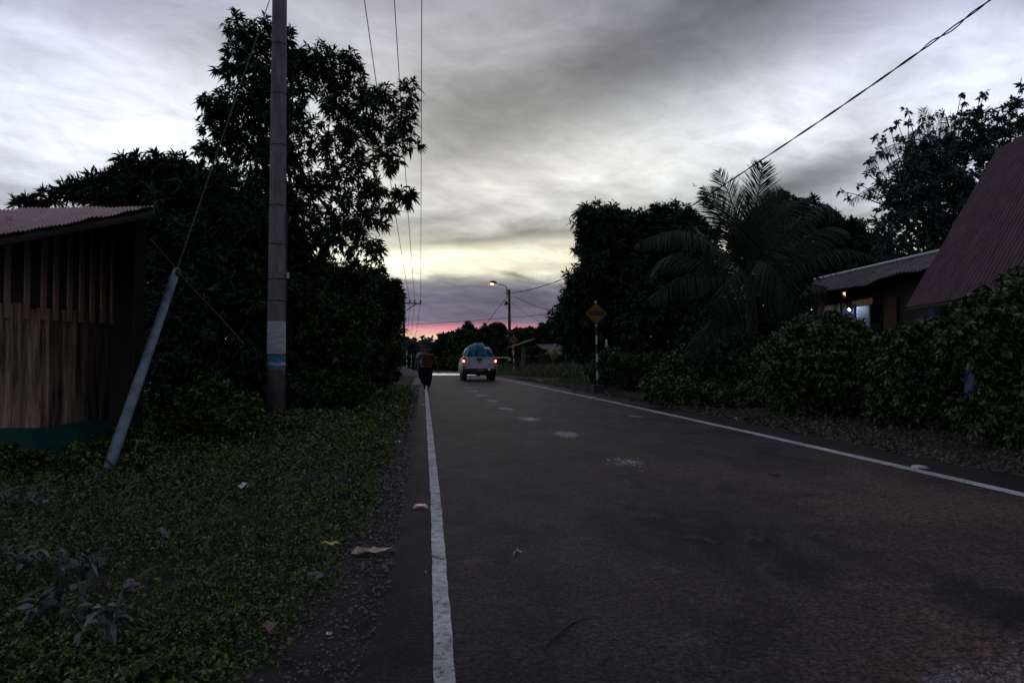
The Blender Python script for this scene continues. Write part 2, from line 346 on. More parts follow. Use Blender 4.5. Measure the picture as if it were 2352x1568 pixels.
strip('road', lambda y: lx(y)-.02, lambda y: rx(y)+.03, M['asphalt'], 0, 0)
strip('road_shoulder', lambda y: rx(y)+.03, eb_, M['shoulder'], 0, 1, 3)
def line(name, f, w, z, y0, y1):
    y_ = np.concatenate([np.arange(y0, 14, .03), np.arange(14, y1, .3)]); V = []
    for y in y_:
        hw = np.interp(y, [2, 8, 25, 60], w)/2; j = random.uniform(-1, 1)*.0008+.0015*math.sin(y*7.1)+.001*math.sin(y*17); j2 = random.uniform(-1, 1)*.0008+.0015*math.sin(y*6.3+2)+.001*math.sin(y*19)
        V += [(f(y)-hw+j, y, z), (f(y)+hw+j2, y, z)]
    o = MB().add(V, [(2*i, 2*i+1, 2*i+3, 2*i+2) for i in range(len(y_)-1)]).build(name, M['line']); return tag(o, kind='structure')
line('edge_line', lx, [.073, .082, .10, .10], .009, -4, 50)
line('edge_line', rx, [.13, .15, .13, .12], .009, -4, 66)
# worn centre marks: flakes of old paint
V = []; Q = []
for (px, py, w, h, n) in [(1440, 1063, 46, 13, 80), (1300, 998.5, 26, 7, 300), (1216, 963.5, 20, 4.5, 330), (1163, 939.5, 16, 3, 260), (1130, 921.5, 13, 2.4, 200), (1107, 909, 12, 1.8, 160), (1088, 899, 10, 1.4, 110), (1076, 891, 9, 1, 80), (1850, 1040, 40, 12, 0), (1460, 957, 16, 1.5, 90), (1870, 1165, 60, 16, 0)]:
    for k in range(int(n*2.2)):
        a, b = rng.normal(0, .42, 2); p = G(px+a*w+b*w*.4, py+b*h); s = random.uniform(.0025, .008)*(1+p[1]/9); t = random.random()*3; zf = random.uniform(.0075, .013)
        q = [(p[0]+s*math.cos(t+i*1.57)*random.uniform(.6, 1.2)*1.5, p[1]+s*2*math.sin(t+i*1.57)*random.uniform(.6, 1.2), zf) for i in range(4)]
        Q.append([len(V)+i for i in range(4)]); V += q
tag(fast_mesh('centre_line', np.array(V), np.array(Q), M['flake']), kind='structure')
# speed hump
def hump(u, v):
    y = 50+v*3.2; a = lx(y)-.1; b = rx(y)+.25; return (a+(b-a)*u, y, .006+.11*math.sin(math.pi*v)**.8)
tag(MB().grid(12, 12, hump).build('speed_hump', M['bump'], smooth=True), 'pale concrete speed hump crossing the road beyond the pickup', 'speed hump')

# ------------------------------------------------------------------ foliage
def nrm(a): return a/(np.linalg.norm(a, axis=-1, keepdims=True)+1e-9)
def leaves(C, A, k, ln, wd, spread=.9, droop=.35, fold=.25, jl=.48):
    """rosettes of k leaves at centres C round axes A -> verts, quads"""
    n = len(C); C = np.repeat(C, k, 0); A = np.repeat(A, k, 0)
    r = nrm(rng.normal(size=(n*k, 3))); rad = nrm(r-A*np.sum(r*A, 1, keepdims=True))
    s = spread*(.45+.75*rng.random((n*k, 1)))
    d = nrm(A*(1.15-s)+rad*s); d[:, 2] -= droop*rng.random(n*k); d = nrm(d)
    sd = nrm(np.cross(d, nrm(A+rng.normal(size=A.shape)*.45))); up = np.cross(sd, d)
    l = ln*(1-jl+2*jl*rng.random((n*k, 1))); w = wd*(1-jl+2*jl*rng.random((n*k, 1)))
    mid = C+d*l*.5; tip = C+d*l-np.array([0, 0, 1])*l*droop*.25
    V = np.stack([C, mid+sd*w/2+up*w*fold, tip, mid-sd*w/2+up*w*fold], 1).reshape(-1, 3)
    return V, np.arange(n*k*4).reshape(-1, 4)
def crown_points(blobs, n, inner=.45, sprig=.25, flat=.9):
    """blobs: (centre(3), radius) ; biased to the outside, with sprigs standing out of the outline"""
    rs = np.array([b[1] for b in blobs]); p = rs**2/np.sum(rs**2); idx = rng.choice(len(blobs), n, p=p)
    c = np.array([b[0] for b in blobs])[idx]; r = rs[idx][:, None]
    d = nrm(rng.normal(size=(n, 3))); q = rng.random((n, 1))**inner
    lump = 1+.16*np.sin(d[:, :1]*5+c[:, :1]*3)*np.cos(d[:, 2:]*6+c[:, 1:2]*2)
    P = c+d*r*q*lump*np.array([1, flat, 1])
    m = int(n*sprig); i2 = rng.choice(n, m)
    # sprigs: short runs of rosettes that leave the surface outward and upward
    ns = max(1, m//4); base = i2[:ns]; out = nrm(d[base]+np.array([0, 0, .45])+rng.normal(size=(ns, 3))*.25)
    SP = []; SA = []
    for j in range(4):
        SP.append(c[base]+d[base]*r[base]*(.98)+out*r[base]*(.07*j+.05)*rng.uniform(.7, 1.5, (ns, 1))); SA.append(out)
    A = nrm(d*.6+np.array([0, 0, .55])+rng.normal(size=(n, 3))*.35)
    return np.concatenate([P]+SP), np.concatenate([A]+SA)
def limbs(base, blobs, r0, nb=10, split=.45):
    mb = MB(); base = np.array(base, float); cs = [np.array(b[0]) for b in blobs]; mean = np.mean(cs, 0)
    fork = base+(mean-base)*split; fork[0] = base[0]*.6+mean[0]*.4; mid = (base+fork)/2+rng.normal(size=3)*r0*.6
    mb.tube([base-np.array([0, 0, .1]), mid, fork], [r0*1.25, r0*.9, r0*.75], 9)
    order = sorted(range(len(cs)), key=lambda i: -blobs[i][1])[:nb]
    for i in order:
        c = cs[i]; m = fork+(c-fork)*.5+rng.normal(size=3)*np.linalg.norm(c-fork)*.08
        mb.tube([fork, m, c], [r0*.5, r0*.28, r0*.1], 6)
        for j in range(4):
            e = c+nrm(rng.normal(size=3)+np.array([0, 0, .3]))*blobs[i][1]*.95; mb.tube([m+(c-m)*.5, (c+e)/2+rng.normal(size=3)*.05, e], [r0*.13, r0*.08, r0*.03], 4)
    return mb
def tree(name, label, cat, depth, blobs, n, k, ln, wd, mt, base, r0, group=None, spread=.9, droop=.35, inner=.45, sprig=.25, thick=.9, jd=.5, nb=10):
    """blobs as (px, py, r_px[, depth offset]); base as (px, depth)"""
    bl = []
    for b in blobs:
        dd = (b[3] if len(b) > 3 else depth+ random.uniform(-jd, jd)*b[2]*depth/1568); bl.append((at(b[0], b[1], dd), b[2]*dd/1568))
    bp = at(base[0], 827, base[1]); bp[2] = gz(bp[0], bp[1])
    root = empty(name, bp, label, cat, group)
    P, A = crown_points(bl, n, inner, sprig, thick)
    if name not in ('bush', 'hedge_bush'): pass
    keep = P[:, 2] > .03; P, A = P[keep], A[keep]
    V, Q = leaves(P, A, k, ln, wd, spread, droop)
    V[:, 2] = np.maximum(V[:, 2], -.1)
    fast_mesh('crown', V-bp, Q, mt, root)
    mb = limbs(bp, bl, r0, nb); mb.v = [v-bp for v in mb.v]; mb.build('trunk', M['bark'], root, smooth=True)
    return root

# --- left side trees
tree('mango_tree', 'tall dark mango tree behind the concrete utility pole', 'tree', 17,
     [(548, 70, 30), (600, 80, 34), (560, 130, 42), (530, 165, 22), (610, 170, 50), (655, 105, 28), (690, 150, 28), (640, 240, 58), (560, 240, 50), (500, 245, 30), (490, 262, 22), (520, 320, 42), (470, 348, 24), (590, 340, 62), (655, 350, 52), (510, 400, 40),
      (735, 130, 32), (752, 175, 38), (800, 140, 26), (700, 200, 30), (810, 195, 26), (770, 245, 40), (700, 290, 32), (840, 235, 34), (885, 220, 28), (935, 215, 26), (860, 290, 34), (925, 275, 30), (930, 320, 28), (800, 310, 36), (750, 335, 30),
      (880, 350, 32), (905, 375, 22), (825, 380, 32), (770, 400, 34), (720, 430, 36), (790, 460, 38), (850, 440, 26), (640, 460, 70), (560, 460, 60), (905, 450, 22), (932, 452, 14), (895, 485, 20), (845, 500, 34), (770, 530, 48), (690, 540, 62), (835, 560, 34), (600, 560, 72), (865, 585, 20)],
     4100, 7, .21, .046, M['leaf_dark'], (690, 17.5), .2, droop=.85, spread=.75, sprig=.4, jd=.8, inner=.55)
tree('leafy_tree', 'dense rounded dark tree left of the walkers at the road edge', 'tree', 20,
     [(860, 660, 42), (890, 690, 34), (905, 665, 18), (800, 660, 56), (730, 660, 66), (885, 740, 36), (840, 740, 52), (905, 725, 18), (770, 760, 66), (690, 760, 70), (895, 795, 28), (840, 820, 48), (780, 850, 56), (870, 855, 30), (700, 850, 60)],
     9000, 7, .17, .052, M['leaf_mid'], (790, 21), .2, droop=.45, sprig=.22)
tree('small_mango_tree', 'low mango tree spreading behind the plank shed roof', 'tree', 15.5,
     [(345, 400, 40), (300, 395, 30), (395, 395, 34), (420, 415, 40), (250, 425, 34), (205, 440, 26), (160, 440, 22), (120, 455, 18), (75, 468, 14), (45, 472, 9), (455, 430, 42), (370, 460, 62), (460, 500, 66), (280, 480, 50), (500, 450, 44), (420, 570, 76), (520, 590, 76), (580, 520, 60), (480, 680, 74), (560, 680, 70)],
     3800, 8, .23, .048, M['leaf_dark'], (470, 16), .15, droop=.4, sprig=.35)
tree('bushy_tree', 'black leafy tree filling the gap behind the leaning guy wire guard', 'tree', 14.5,
     [(440, 640, 70, 15), (520, 700, 66, 15), (400, 720, 60, 14), (450, 800, 80, 14), (540, 820, 60, 14), (370, 850, 60, 13), (590, 760, 56, 15.6), (480, 900, 70, 13.5), (410, 930, 50, 13), (350, 620, 50, 14.5), (340, 760, 50, 14), (300, 690, 50, 14.5), (290, 610, 44, 14.5), (300, 800, 50, 14), (360, 560, 50, 15), (570, 880, 56, 15.4)],
     6200, 7, .15, .046, M['leaf_dark'], (460, 14.8), .12, sprig=.1, inner=.6)
tree('bushy_tree', 'dark leafy tree in the middle of the bank behind the utility pole', 'tree', 17,
     [(690, 660, 66), (640, 640, 60), (740, 730, 70), (660, 760, 80), (600, 700, 70), (800, 790, 56), (720, 830, 70), (640, 860, 76), (600, 800, 60), (840, 720, 36)],
     6500, 7, .14, .045, M['leaf_mid'], (700, 17.2), .14, sprig=.15)
# shrubs on the left bank
G1 = 'dark shrubs along the left bank'
def bush(label, depth, blobs, n, ln=.07, wd=.035, mt='leaf_mid', k=6, group=G1, base=None, name='bush', **kw):
    b = base or (np.mean([q[0] for q in blobs]), depth)
    return tree(name, label, 'bush', depth, blobs, n, k, ln, wd, M[mt], b, .03, group, sprig=kw.get('sprig', .2), jd=kw.get('jd', .4), inner=kw.get('inner', .5), nb=6, droop=kw.get('droop', .3))
bush('knee high leafy bush in front of the utility pole base', 9.3, [(490, 915, 42), (440, 940, 40), (540, 950, 42), (400, 980, 36), (500, 1000, 46), (575, 990, 36), (485, 890, 22), (570, 930, 24)], 2300, .075, .036, mt='leaf_weed')
bush('dark shrub at the foot of the concrete utility pole', 15.2, [(645, 925, 34), (600, 930, 40), (690, 930, 40), (560, 930, 36), (720, 920, 40)], 1900, .08, .034)
bush('dark shrub on the bank between the pole and the far tree', 14.5, [(760, 900, 46), (710, 900, 48), (800, 905, 34), (830, 890, 30)], 2300, .08, .034)
bush('ragged weeds bush under the tree nearest the walkers', 24, [(860, 870, 30), (885, 860, 24), (905, 858, 14), (830, 875, 30)], 2200, .09, .045)
bush('green shrub beside the gravel pile behind the striped post', 40, [(895, 830, 26), (910, 822, 16), (880, 850, 22), (870, 800, 26)], 1900, .12, .06)
bush('small weedy bush near the green netting', 6.9, [(330, 1060, 34), (300, 1090, 28), (360, 1095, 30), (175, 1040, 22), (205, 1065, 24)], 800, .05, .026, mt='leaf_weed')
bush('tall weeds against the green netting at the left frame edge', 7.3, [(20, 1060, 34), (70, 1070, 32), (-30, 1060, 40), (110, 1075, 26)], 1000, .055, .03, mt='leaf_weed')
bush('tall weeds between the netting end and the guard foot', 7.6, [(290, 1020, 30), (320, 1045, 30), (270, 1050, 24), (230, 1030, 20)], 900, .055, .03, mt='leaf_weed')
bush('low dark shrub right of the guard foot', 8.4, [(430, 1040, 36), (380, 1050, 30), (480, 1060, 34)], 1300, .06, .03, mt='leaf_weed')
bush('low dark shrub on the slope in front of the black bank', 10, [(620, 1000, 34), (570, 1010, 30), (680, 1000, 28)], 1300, .06, .03, mt='leaf_weed')

# --- right side trees
tree('mango_tree', 'dark mango tree with a square shoulder right of the bump sign', 'tree', 34,
     [(1372, 520, 46), (1350, 503, 26), (1400, 498, 26), (1345, 545, 26), (1430, 515, 32), (1465, 505, 26), (1370, 570, 40), (1365, 620, 38), (1335, 660, 38), (1318, 680, 26), (1305, 715, 34), (1288, 740, 20), (1420, 590, 60), (1400, 680, 66), (1350, 740, 50), (1310, 770, 28), (1470, 560, 46), (1480, 650, 70), (1340, 790, 34), (1410, 770, 56), (1400, 835, 36)],
     6500, 7, .30, .075, M['leaf_dark'], (1430, 35), .25, droop=.5, sprig=.25)
tree('mango_tree', 'round topped mango tree just left of the coconut palm', 'tree', 31,
     [(1540, 515, 38), (1510, 500, 26), (1575, 510, 30), (1495, 530, 28), (1600, 560, 50), (1540, 590, 60), (1610, 660, 70), (1540, 700, 70), (1480, 740, 56), (1620, 760, 70), (1550, 800, 60), (1470, 820, 46)],
     5800, 7, .28, .072, M['leaf_dark'], (1550, 32), .25, sprig=.3)
tree('mango_tree', 'broad dark mango tree behind the right half of the palm', 'tree', 33,
     [(1800, 500, 48), (1755, 500, 32), (1850, 500, 40), (1895, 520, 34), (1930, 540, 36), (1800, 560, 60), (1880, 580, 56), (1970, 560, 44), (2010, 590, 36), (1720, 560, 50), (1760, 640, 60), (1850, 660, 50), (1950, 625, 44), (2020, 560, 22)],
     5600, 7, .28, .072, M['leaf_dark'], (1850, 34), .25, sprig=.25)
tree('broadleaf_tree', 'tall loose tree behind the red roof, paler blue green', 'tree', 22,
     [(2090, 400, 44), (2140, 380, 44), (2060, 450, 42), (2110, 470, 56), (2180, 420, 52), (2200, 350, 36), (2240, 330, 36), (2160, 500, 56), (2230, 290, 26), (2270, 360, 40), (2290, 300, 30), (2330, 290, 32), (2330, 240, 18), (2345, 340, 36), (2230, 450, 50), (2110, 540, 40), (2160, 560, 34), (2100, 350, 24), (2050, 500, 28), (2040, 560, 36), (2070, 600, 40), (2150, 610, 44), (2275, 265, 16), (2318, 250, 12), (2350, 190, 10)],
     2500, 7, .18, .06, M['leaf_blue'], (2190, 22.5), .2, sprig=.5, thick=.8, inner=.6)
# tall bare-stemmed tree with umbrella tufts at the tips
tips = [(2085, 252), (2118, 272), (2143, 270), (2163, 262), (2187, 272), (2208, 258), (2160, 300), (2085, 285), (2060, 280), (2045, 295), (2010, 312), (2028, 325), (2000, 368), (2208, 218), (2250, 222), (2263, 212), (2212, 240), (2075, 320), (2110, 300), (1935, 440), (1975, 425), (1992, 400), (2135, 320), (2180, 310), (2240, 260)]
bp = at(2150, 827, 25); bp[2] = gz(*bp[:2])
tuft = empty('cassava_tree', bp, 'spindly tall shrub with leaf tufts on bare stems against the sky', 'tree')
mb = MB(); P = []; fk = at(2150, 470, 25)
mb.tube([bp, (bp+fk)/2+rng.normal(size=3)*.1, fk], [.12, .1, .08], 7)
for (x, y) in tips:
    e = at(x, y, 25+random.uniform(-.6, .6)); s = at(2150+(x-2150)*.55, 430+(y-300)*.3, 25); mb.tube([fk, s, e+(s-e)*.35+rng.normal(size=3)*.04, e], [.05, .028, .016, .010], 5); P.append(e)
    for j in range(2):
        q = e+(s-e)*random.uniform(.12, .6)+rng.normal(size=3)*.1; P.append(q)
mb.v = [v-bp for v in mb.v]; mb.build('stem', M['bark'], tuft)
P = np.array(P); P = np.repeat(P, 3, 0)+rng.normal(size=(len(P)*3, 3))*.045; V, Q = leaves(P, nrm(np.tile([0, 0, .4], (len(P), 1))+rng.normal(size=P.shape)*.5), 6, .17, .085, 1.1, .9)
fast_mesh('crown', V-bp, Q, M['leaf_blue'], tuft)

# --- palms
def frond(mb_v, mb_q, rach, c0, path, rl, leaf_l, n=46, hang=.5, wd=.035, plane=None):
    """path: list of 3-D points from the heart to the tip; leaflets in two rows"""
    P = np.array(path); ts = np.linspace(0, 1, 24); kk = np.linspace(0, 1, len(P))
    # catmull-like smoothing by quadratic/cubic fit
    deg = min(3, len(P)-1); cf = [np.polyfit(kk, P[:, i], deg) for i in range(3)]
    C = np.stack([np.polyval(c, ts) for c in cf], 1); rach.tube(C, np.linspace(rl, rl*.25, 24), 5)
    tt = np.linspace(.12, .995, n)
    Pp = np.stack([np.polyval(c, tt) for c in cf], 1); T = nrm(np.stack([np.polyval(np.polyder(c), tt) for c in cf], 1))
    k_ = np.abs(T[:, 2:])**2; sd = nrm(np.cross(T, np.array([0, 0, 1.])*(1-k_)+np.array([.25, -1, .1])*k_))
    for s in (-1, 1):
        L_ = leaf_l*np.sin(np.pi*np.clip(tt*.86+.14, 0, 1))**.5*rng.uniform(.8, 1.1, n)
        d = nrm(sd*s*.9+T*(1.0 if hang < .3 else .65)+np.array([0, 0, -hang])+rng.normal(size=(n, 3))*.09)
        a = Pp; m = a+d*L_[:, None]*.5; d2 = nrm(d+np.array([0, 0, -hang*.9])); e = m+d2*L_[:, None]*.5
        w = nrm(T+rng.normal(size=(n, 3))*.3)*wd/2
        V = np.stack([a-w*.5, a+w*.5, m+w, m-w, e+w*.12, e-w*.12], 1)
        b0 = sum(len(v) for v in mb_v); mb_v.append(V.reshape(-1, 3))
        i = np.arange(n)[:, None]*6+b0; mb_q.append(np.concatenate([i+np.array([0, 1, 2, 3]), i+np.array([3, 2, 4, 5])], 1).reshape(-1, 4))
def palm(name, label, depth, heart, base_px, fronds, leaf_l, rl, mt, tr, n=46, wd=.035, trunk_h=True):
    hp = at(heart[0], heart[1], depth); bp = np.array([hp[0], hp[1], 0.]); bp[2] = gz(bp[0], bp[1])
    if base_px: b = at(base_px, 827, depth); bp = np.array([b[0], b[1], gz(b[0], b[1])])
    root = empty(name, bp, label, 'palm')
    mv, mq, ra = [], [], MB()
    for f in fronds:
        *pts, hang = f; path = [hp]
        for q in pts: path.append(at(q[0], q[1], depth+q[2]))
        nn = hang if isinstance(hang, tuple) else (hang, leaf_l)
        frond(mv, mq, ra, hp, path, rl, nn[1], n, nn[0], wd)
    fast_mesh('fronds', np.concatenate(mv)-bp, np.concatenate(mq), mt, root)
    ra.v = [v-bp for v in ra.v]; ra.build('frond_stems', mt, root, smooth=True)
    MB().tube([bp*0-np.array([0, 0, .1]), (hp-bp)*.5, hp-bp], [tr*1.4, tr, tr*.9], 10).build('trunk', M['bark'], root, smooth=True)
    return root
# coconut palm fronds: (px, py, depth offset) points, then hang
F = [[(1700, 520, .2), (1650, 392, .4), .12], [(1690, 530, .9), (1615, 430, 1.3), .12], [(1750, 530, .9), (1800, 440, 1.3), .15], [(1735, 500, -.2), (1752, 374, -.4), .12], [(1690, 545, .6), (1612, 440, 1.1), .25], [(1770, 520, .5), (1850, 455, 1.0), .3], [(1785, 560, -.5), (1870, 480, -1.1), (1910, 505, -1.3), .45],
     [(1800, 590, .3), (1880, 530, .7), (1940, 540, 1.0), .5], [(1805, 620, -.6), (1890, 578, -1.2), (2005, 590, -1.6), .7], [(1640, 560, -.3), (1560, 530, -.7), (1455, 565, -1.0), .8], [(1640, 625, -.4), (1560, 640, -.9), (1490, 690, -1.2), .8],
     [(1600, 590, .8), (1530, 590, 1.4), (1480, 640, 1.8), .7], [(1690, 690, -1.2), (1640, 735, -1.9), (1575, 830, -2.2), .9], [(1745, 600, -1.4), (1790, 640, -2.0), (1810, 725, -2.2), 1.0], [(1700, 620, -1.5), (1668, 660, -2.2), (1640, 720, -2.4), 1.0],
     [(1790, 690, -.5), (1850, 720, -.8), (1890, 790, -.9), .9], [(1720, 520, 1.2), (1790, 440, 1.9), .2], [(1660, 600, 1.5), (1590, 520, 2.4), .4], [(1820, 650, .5), (1900, 660, 1.0), (1960, 700, 1.2), .8]]
palm('coconut_palm', 'large coconut palm with drooping fronds right of the road', 19, (1722, 640), 1735, F, .95, .03, M['leaf_palm'], .15, 125, .032)
F2 = [[(2150, 300, .1), (2170, 270, .2), .1], [(2110, 300, .2), (2085, 345, .5), .6], [(2080, 330, -.3), (2020, 350, -.6), (1995, 395, -.8), .8], [(2080, 400, -.3), (2000, 430, -.7), (1955, 470, -.9), .9], [(2200, 330, .3), (2250, 330, .6), .7],
      [(2130, 300, -.4), (2120, 250, -.5), .2], [(2170, 310, -.4), (2200, 275, -.7), .25], [(2090, 360, .4), (2040, 380, .8), (2010, 450, 1.0), .9], [(2190, 400, -.4), (2230, 430, -.6), .9]]
palm('coconut_palm', 'distant palm tangled in the tall tree behind the red roof', 23.5, (2145, 380), 2130, F2, .6, .02, M['leaf_blue'], .10, 60, .022)
F3 = []
for k in range(30):
    a = rng.uniform(-1, 1); c_ = rng.uniform(-.8, .8); up = rng.uniform(.6, 1.0)
    F3.append([(1271+a*11, 826-20*up, c_*.5), (1271+a*(19+7*rng.random()), 828-30*up*(1-.55*a*a), c_*.9), .45])
palm('areca_palm', 'small yellowish feathery palm in front of the open gable shed', 47, (1271, 829), None, F3, .17, .010, M['leaf_areca'], .05, 26, .016)

# --- distant tree line
G2 = 'distant trees closing the end of the road'
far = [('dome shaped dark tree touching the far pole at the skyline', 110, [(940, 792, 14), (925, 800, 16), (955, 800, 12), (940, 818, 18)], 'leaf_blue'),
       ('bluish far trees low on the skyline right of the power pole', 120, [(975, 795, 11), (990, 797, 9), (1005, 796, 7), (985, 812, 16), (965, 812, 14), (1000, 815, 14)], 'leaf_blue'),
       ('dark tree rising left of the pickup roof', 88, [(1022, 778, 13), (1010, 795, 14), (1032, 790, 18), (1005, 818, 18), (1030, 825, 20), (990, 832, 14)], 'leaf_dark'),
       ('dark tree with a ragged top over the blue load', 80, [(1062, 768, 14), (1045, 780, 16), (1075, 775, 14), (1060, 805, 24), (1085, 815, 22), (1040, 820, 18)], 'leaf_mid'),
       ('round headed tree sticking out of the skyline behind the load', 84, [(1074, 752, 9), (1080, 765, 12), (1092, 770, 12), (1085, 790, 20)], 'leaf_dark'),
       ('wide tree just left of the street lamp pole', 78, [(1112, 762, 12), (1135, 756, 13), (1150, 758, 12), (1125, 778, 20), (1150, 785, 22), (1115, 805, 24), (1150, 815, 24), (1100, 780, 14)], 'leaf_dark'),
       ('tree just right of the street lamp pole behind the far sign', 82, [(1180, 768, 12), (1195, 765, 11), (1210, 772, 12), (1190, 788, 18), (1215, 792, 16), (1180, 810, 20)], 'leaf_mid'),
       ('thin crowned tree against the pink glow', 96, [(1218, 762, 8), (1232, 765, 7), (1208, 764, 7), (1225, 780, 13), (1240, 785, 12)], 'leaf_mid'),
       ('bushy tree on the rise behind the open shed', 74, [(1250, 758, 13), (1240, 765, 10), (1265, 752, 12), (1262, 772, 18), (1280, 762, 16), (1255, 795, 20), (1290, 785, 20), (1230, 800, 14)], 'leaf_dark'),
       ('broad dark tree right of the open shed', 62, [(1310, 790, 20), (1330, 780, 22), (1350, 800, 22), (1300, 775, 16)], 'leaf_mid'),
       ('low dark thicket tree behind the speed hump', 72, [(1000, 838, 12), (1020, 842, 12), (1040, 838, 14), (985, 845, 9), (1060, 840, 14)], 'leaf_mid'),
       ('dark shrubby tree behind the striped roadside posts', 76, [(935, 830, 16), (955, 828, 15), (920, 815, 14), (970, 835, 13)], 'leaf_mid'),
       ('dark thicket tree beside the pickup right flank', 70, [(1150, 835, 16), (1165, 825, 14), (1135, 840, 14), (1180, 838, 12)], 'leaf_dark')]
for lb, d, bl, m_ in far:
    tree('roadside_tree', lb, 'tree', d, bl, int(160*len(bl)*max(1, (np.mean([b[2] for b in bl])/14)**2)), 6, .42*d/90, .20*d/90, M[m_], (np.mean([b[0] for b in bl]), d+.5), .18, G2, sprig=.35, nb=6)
# wooded hill behind as one mass far off
def hill(u, v):
    x = -160+u*420; y = 150+v*120; return (x, y, -1+math.sin(math.pi*min(1, v*1.2+.02))*(5.2+1.4*h2(x*.08, y*.05)))
tag(MB().grid(60, 10, hill).build('hill', M['ground'], smooth=True), kind='structure')
P = []
for k in range(5200):
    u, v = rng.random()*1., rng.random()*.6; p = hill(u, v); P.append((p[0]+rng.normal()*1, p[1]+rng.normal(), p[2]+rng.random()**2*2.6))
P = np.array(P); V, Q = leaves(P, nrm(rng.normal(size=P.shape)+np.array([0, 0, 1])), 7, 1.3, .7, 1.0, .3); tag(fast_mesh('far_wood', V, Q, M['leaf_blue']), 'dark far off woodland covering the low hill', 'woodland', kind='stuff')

# --- hedge on the right
bush('dark thicket filling the gap behind the palm trunk', 27, [(1700, 790, 50), (1770, 790, 50), (1830, 780, 46), (1650, 800, 50), (1740, 740, 46), (1800, 730, 40), (1870, 760, 40), (1690, 730, 44), (1600, 790, 50)], 5200, ln=.2, wd=.08, mt='leaf_dark', group='dark thickets behind the palm', name='thicket')
bush('dark thicket closing the view behind the low house', 30, [(1900, 700, 50), (1960, 690, 50), (2030, 680, 50), (2100, 680, 50), (1930, 640, 40), (2050, 640, 40), (2020, 750, 46), (1950, 755, 46), (2085, 750, 46), (1880, 760, 46)], 3800, ln=.22, wd=.08, mt='leaf_dark', group='dark thickets behind the palm', name='thicket')
G3 = 'leafy hedge bushes along the right verge'
hb = dict(sprig=.5, ln=.085, wd=.046, mt='leaf_hedge', k=5, group=G3, name='hedge_bush', droop=.5)
bush('dark hedge bush under the palm, left end of the hedge', 19, [(1640, 830, 50), (1580, 850, 46), (1700, 820, 56), (1620, 880, 44), (1700, 880, 46), (1540, 870, 40), (1760, 850, 46)], 5200, **{**hb, 'ln': .1, 'wd': .05})
bush('hedge bush in front of the lit window of the low house', 13.5, [(1870, 775, 46), (1830, 790, 46), (1910, 760, 36), (1950, 775, 42), (1800, 830, 56), (1880, 850, 66), (1960, 840, 60), (1990, 790, 36), (1820, 900, 50), (1920, 910, 56), (2000, 890, 50)], 6800, **hb)
bush('hedge bush in the dip below the left corner of the red roof', 11.3, [(2060, 810, 44), (2110, 800, 44), (2160, 790, 46), (2040, 860, 52), (2120, 870, 66), (2190, 840, 50), (2060, 930, 54), (2150, 950, 60), (2200, 910, 46), (2090, 780, 30)], 6200, **hb)
bush('tall pale tipped hedge bush at the right edge of the view', 8.6, [(2240, 740, 48), (2300, 710, 52), (2350, 690, 56), (2200, 770, 40), (2260, 800, 50), (2330, 790, 60), (2330, 880, 56), (2390, 760, 70), (2370, 950, 60), (2310, 960, 50), (2270, 710, 24), (2210, 720, 20), (2390, 860, 60), (2320, 1010, 40), (2240, 950, 36), (2390, 1020, 50)], 6800, **hb)
bush('low scrubby bush at the base of the hedge under the palm fronds', 16, [(1560, 900, 30), (1640, 910, 30), (1720, 915, 34), (1790, 930, 30), (1500, 890, 26)], 2600, **hb)
bush('shaded undergrowth between the sign and the palm', 24, [(1460, 850, 36), (1420, 850, 30), (1510, 850, 34), (1450, 880, 20)], 2600, ln=.12, wd=.05, group=G3, name='hedge_bush')
bush('light leaved bush leaning out behind the near bump sign', 26, [(1385, 845, 24), (1400, 820, 22), (1420, 845, 24), (1360, 852, 14), (1375, 868, 14), (1405, 865, 18)], 1500, ln=.17, wd=.06, mt='leaf_hedge', group=G3, name='hedge_bush')

# ------------------------------------------------------------------ poles and wires
def lathe_tube(P, r, k=20): return MB().tube(P, r, k)
D0 = 14.0
pb = at(634.5, 827, D0); pz = gz(pb[0], pb[1]); pb[2] = pz
pole = empty('utility_pole', pb, 'big weathered concrete utility pole with a white painted band, left bank', 'utility pole')
mpx = D0/1568.0
def zat(py, d=D0): return CH+(827-py)/1568.0*d-pz
H = 10.2
MB().tube([(0, 0, -.2), (0, 0, zat(740)), (0, 0, zat(0)), (0, 0, H)], [.190, .178, .146, .135], 24).build('shaft', M['concrete'], pole, smooth=True)
rr = lambda z: np.interp(z, [-.2, zat(740), zat(0), H], [.190, .178, .146, .135])
def band(name, y0, y1, m, extra=.004):
    z0, z1 = zat(y1), zat(y0); mb = MB(); k = 28; V = []
    for i in range(2):
        z = (z0, z1)[i]
        for j in range(k):
            t = 2*math.pi*j/k; V.append(((rr(z)+extra)*math.cos(t), (rr(z)+extra)*math.sin(t), z+(.006*math.sin(t*3+y0) if i else .006*math.sin(t*4+y1))))
    mb.add(V, [(j, (j+1) % k, k+(j+1) % k, k+j) for j in range(k)]); return mb.build(name, m, pole, smooth=True)
band('painted_band', 738, 812, M['white_paint']); band('blue_band', 818, 831, M['blue_paint']); band('white_band', 832, 839, M['white_paint'], .0045); band('blue_band', 840, 848, M['blue_paint'])
for y in (95, 210, 330, 470, 560, 640, 690): band('seam', y, y+3, M['steel'], .0015)
cz = [(.17+.045, -.02, z) for z in np.linspace(zat(730), zat(480), 6)]; cx_ = MB().tube([(rr(p[2])+.03, -.03, p[2]) for p in cz], .014, 8); cx_.build('conduit', M['steel'], pole, smooth=True)
MB().box((rr(zat(632))+.05, -.04, zat(632)), (.05, .05, .13)).build('cable_clamp', M['white_paint'], pole, bevel=.008)
wires_near = [at(820, -118, D0), at(898, -118, D0), at(969, -118, D0)]
zc = wires_near[0][2]-pz-.22
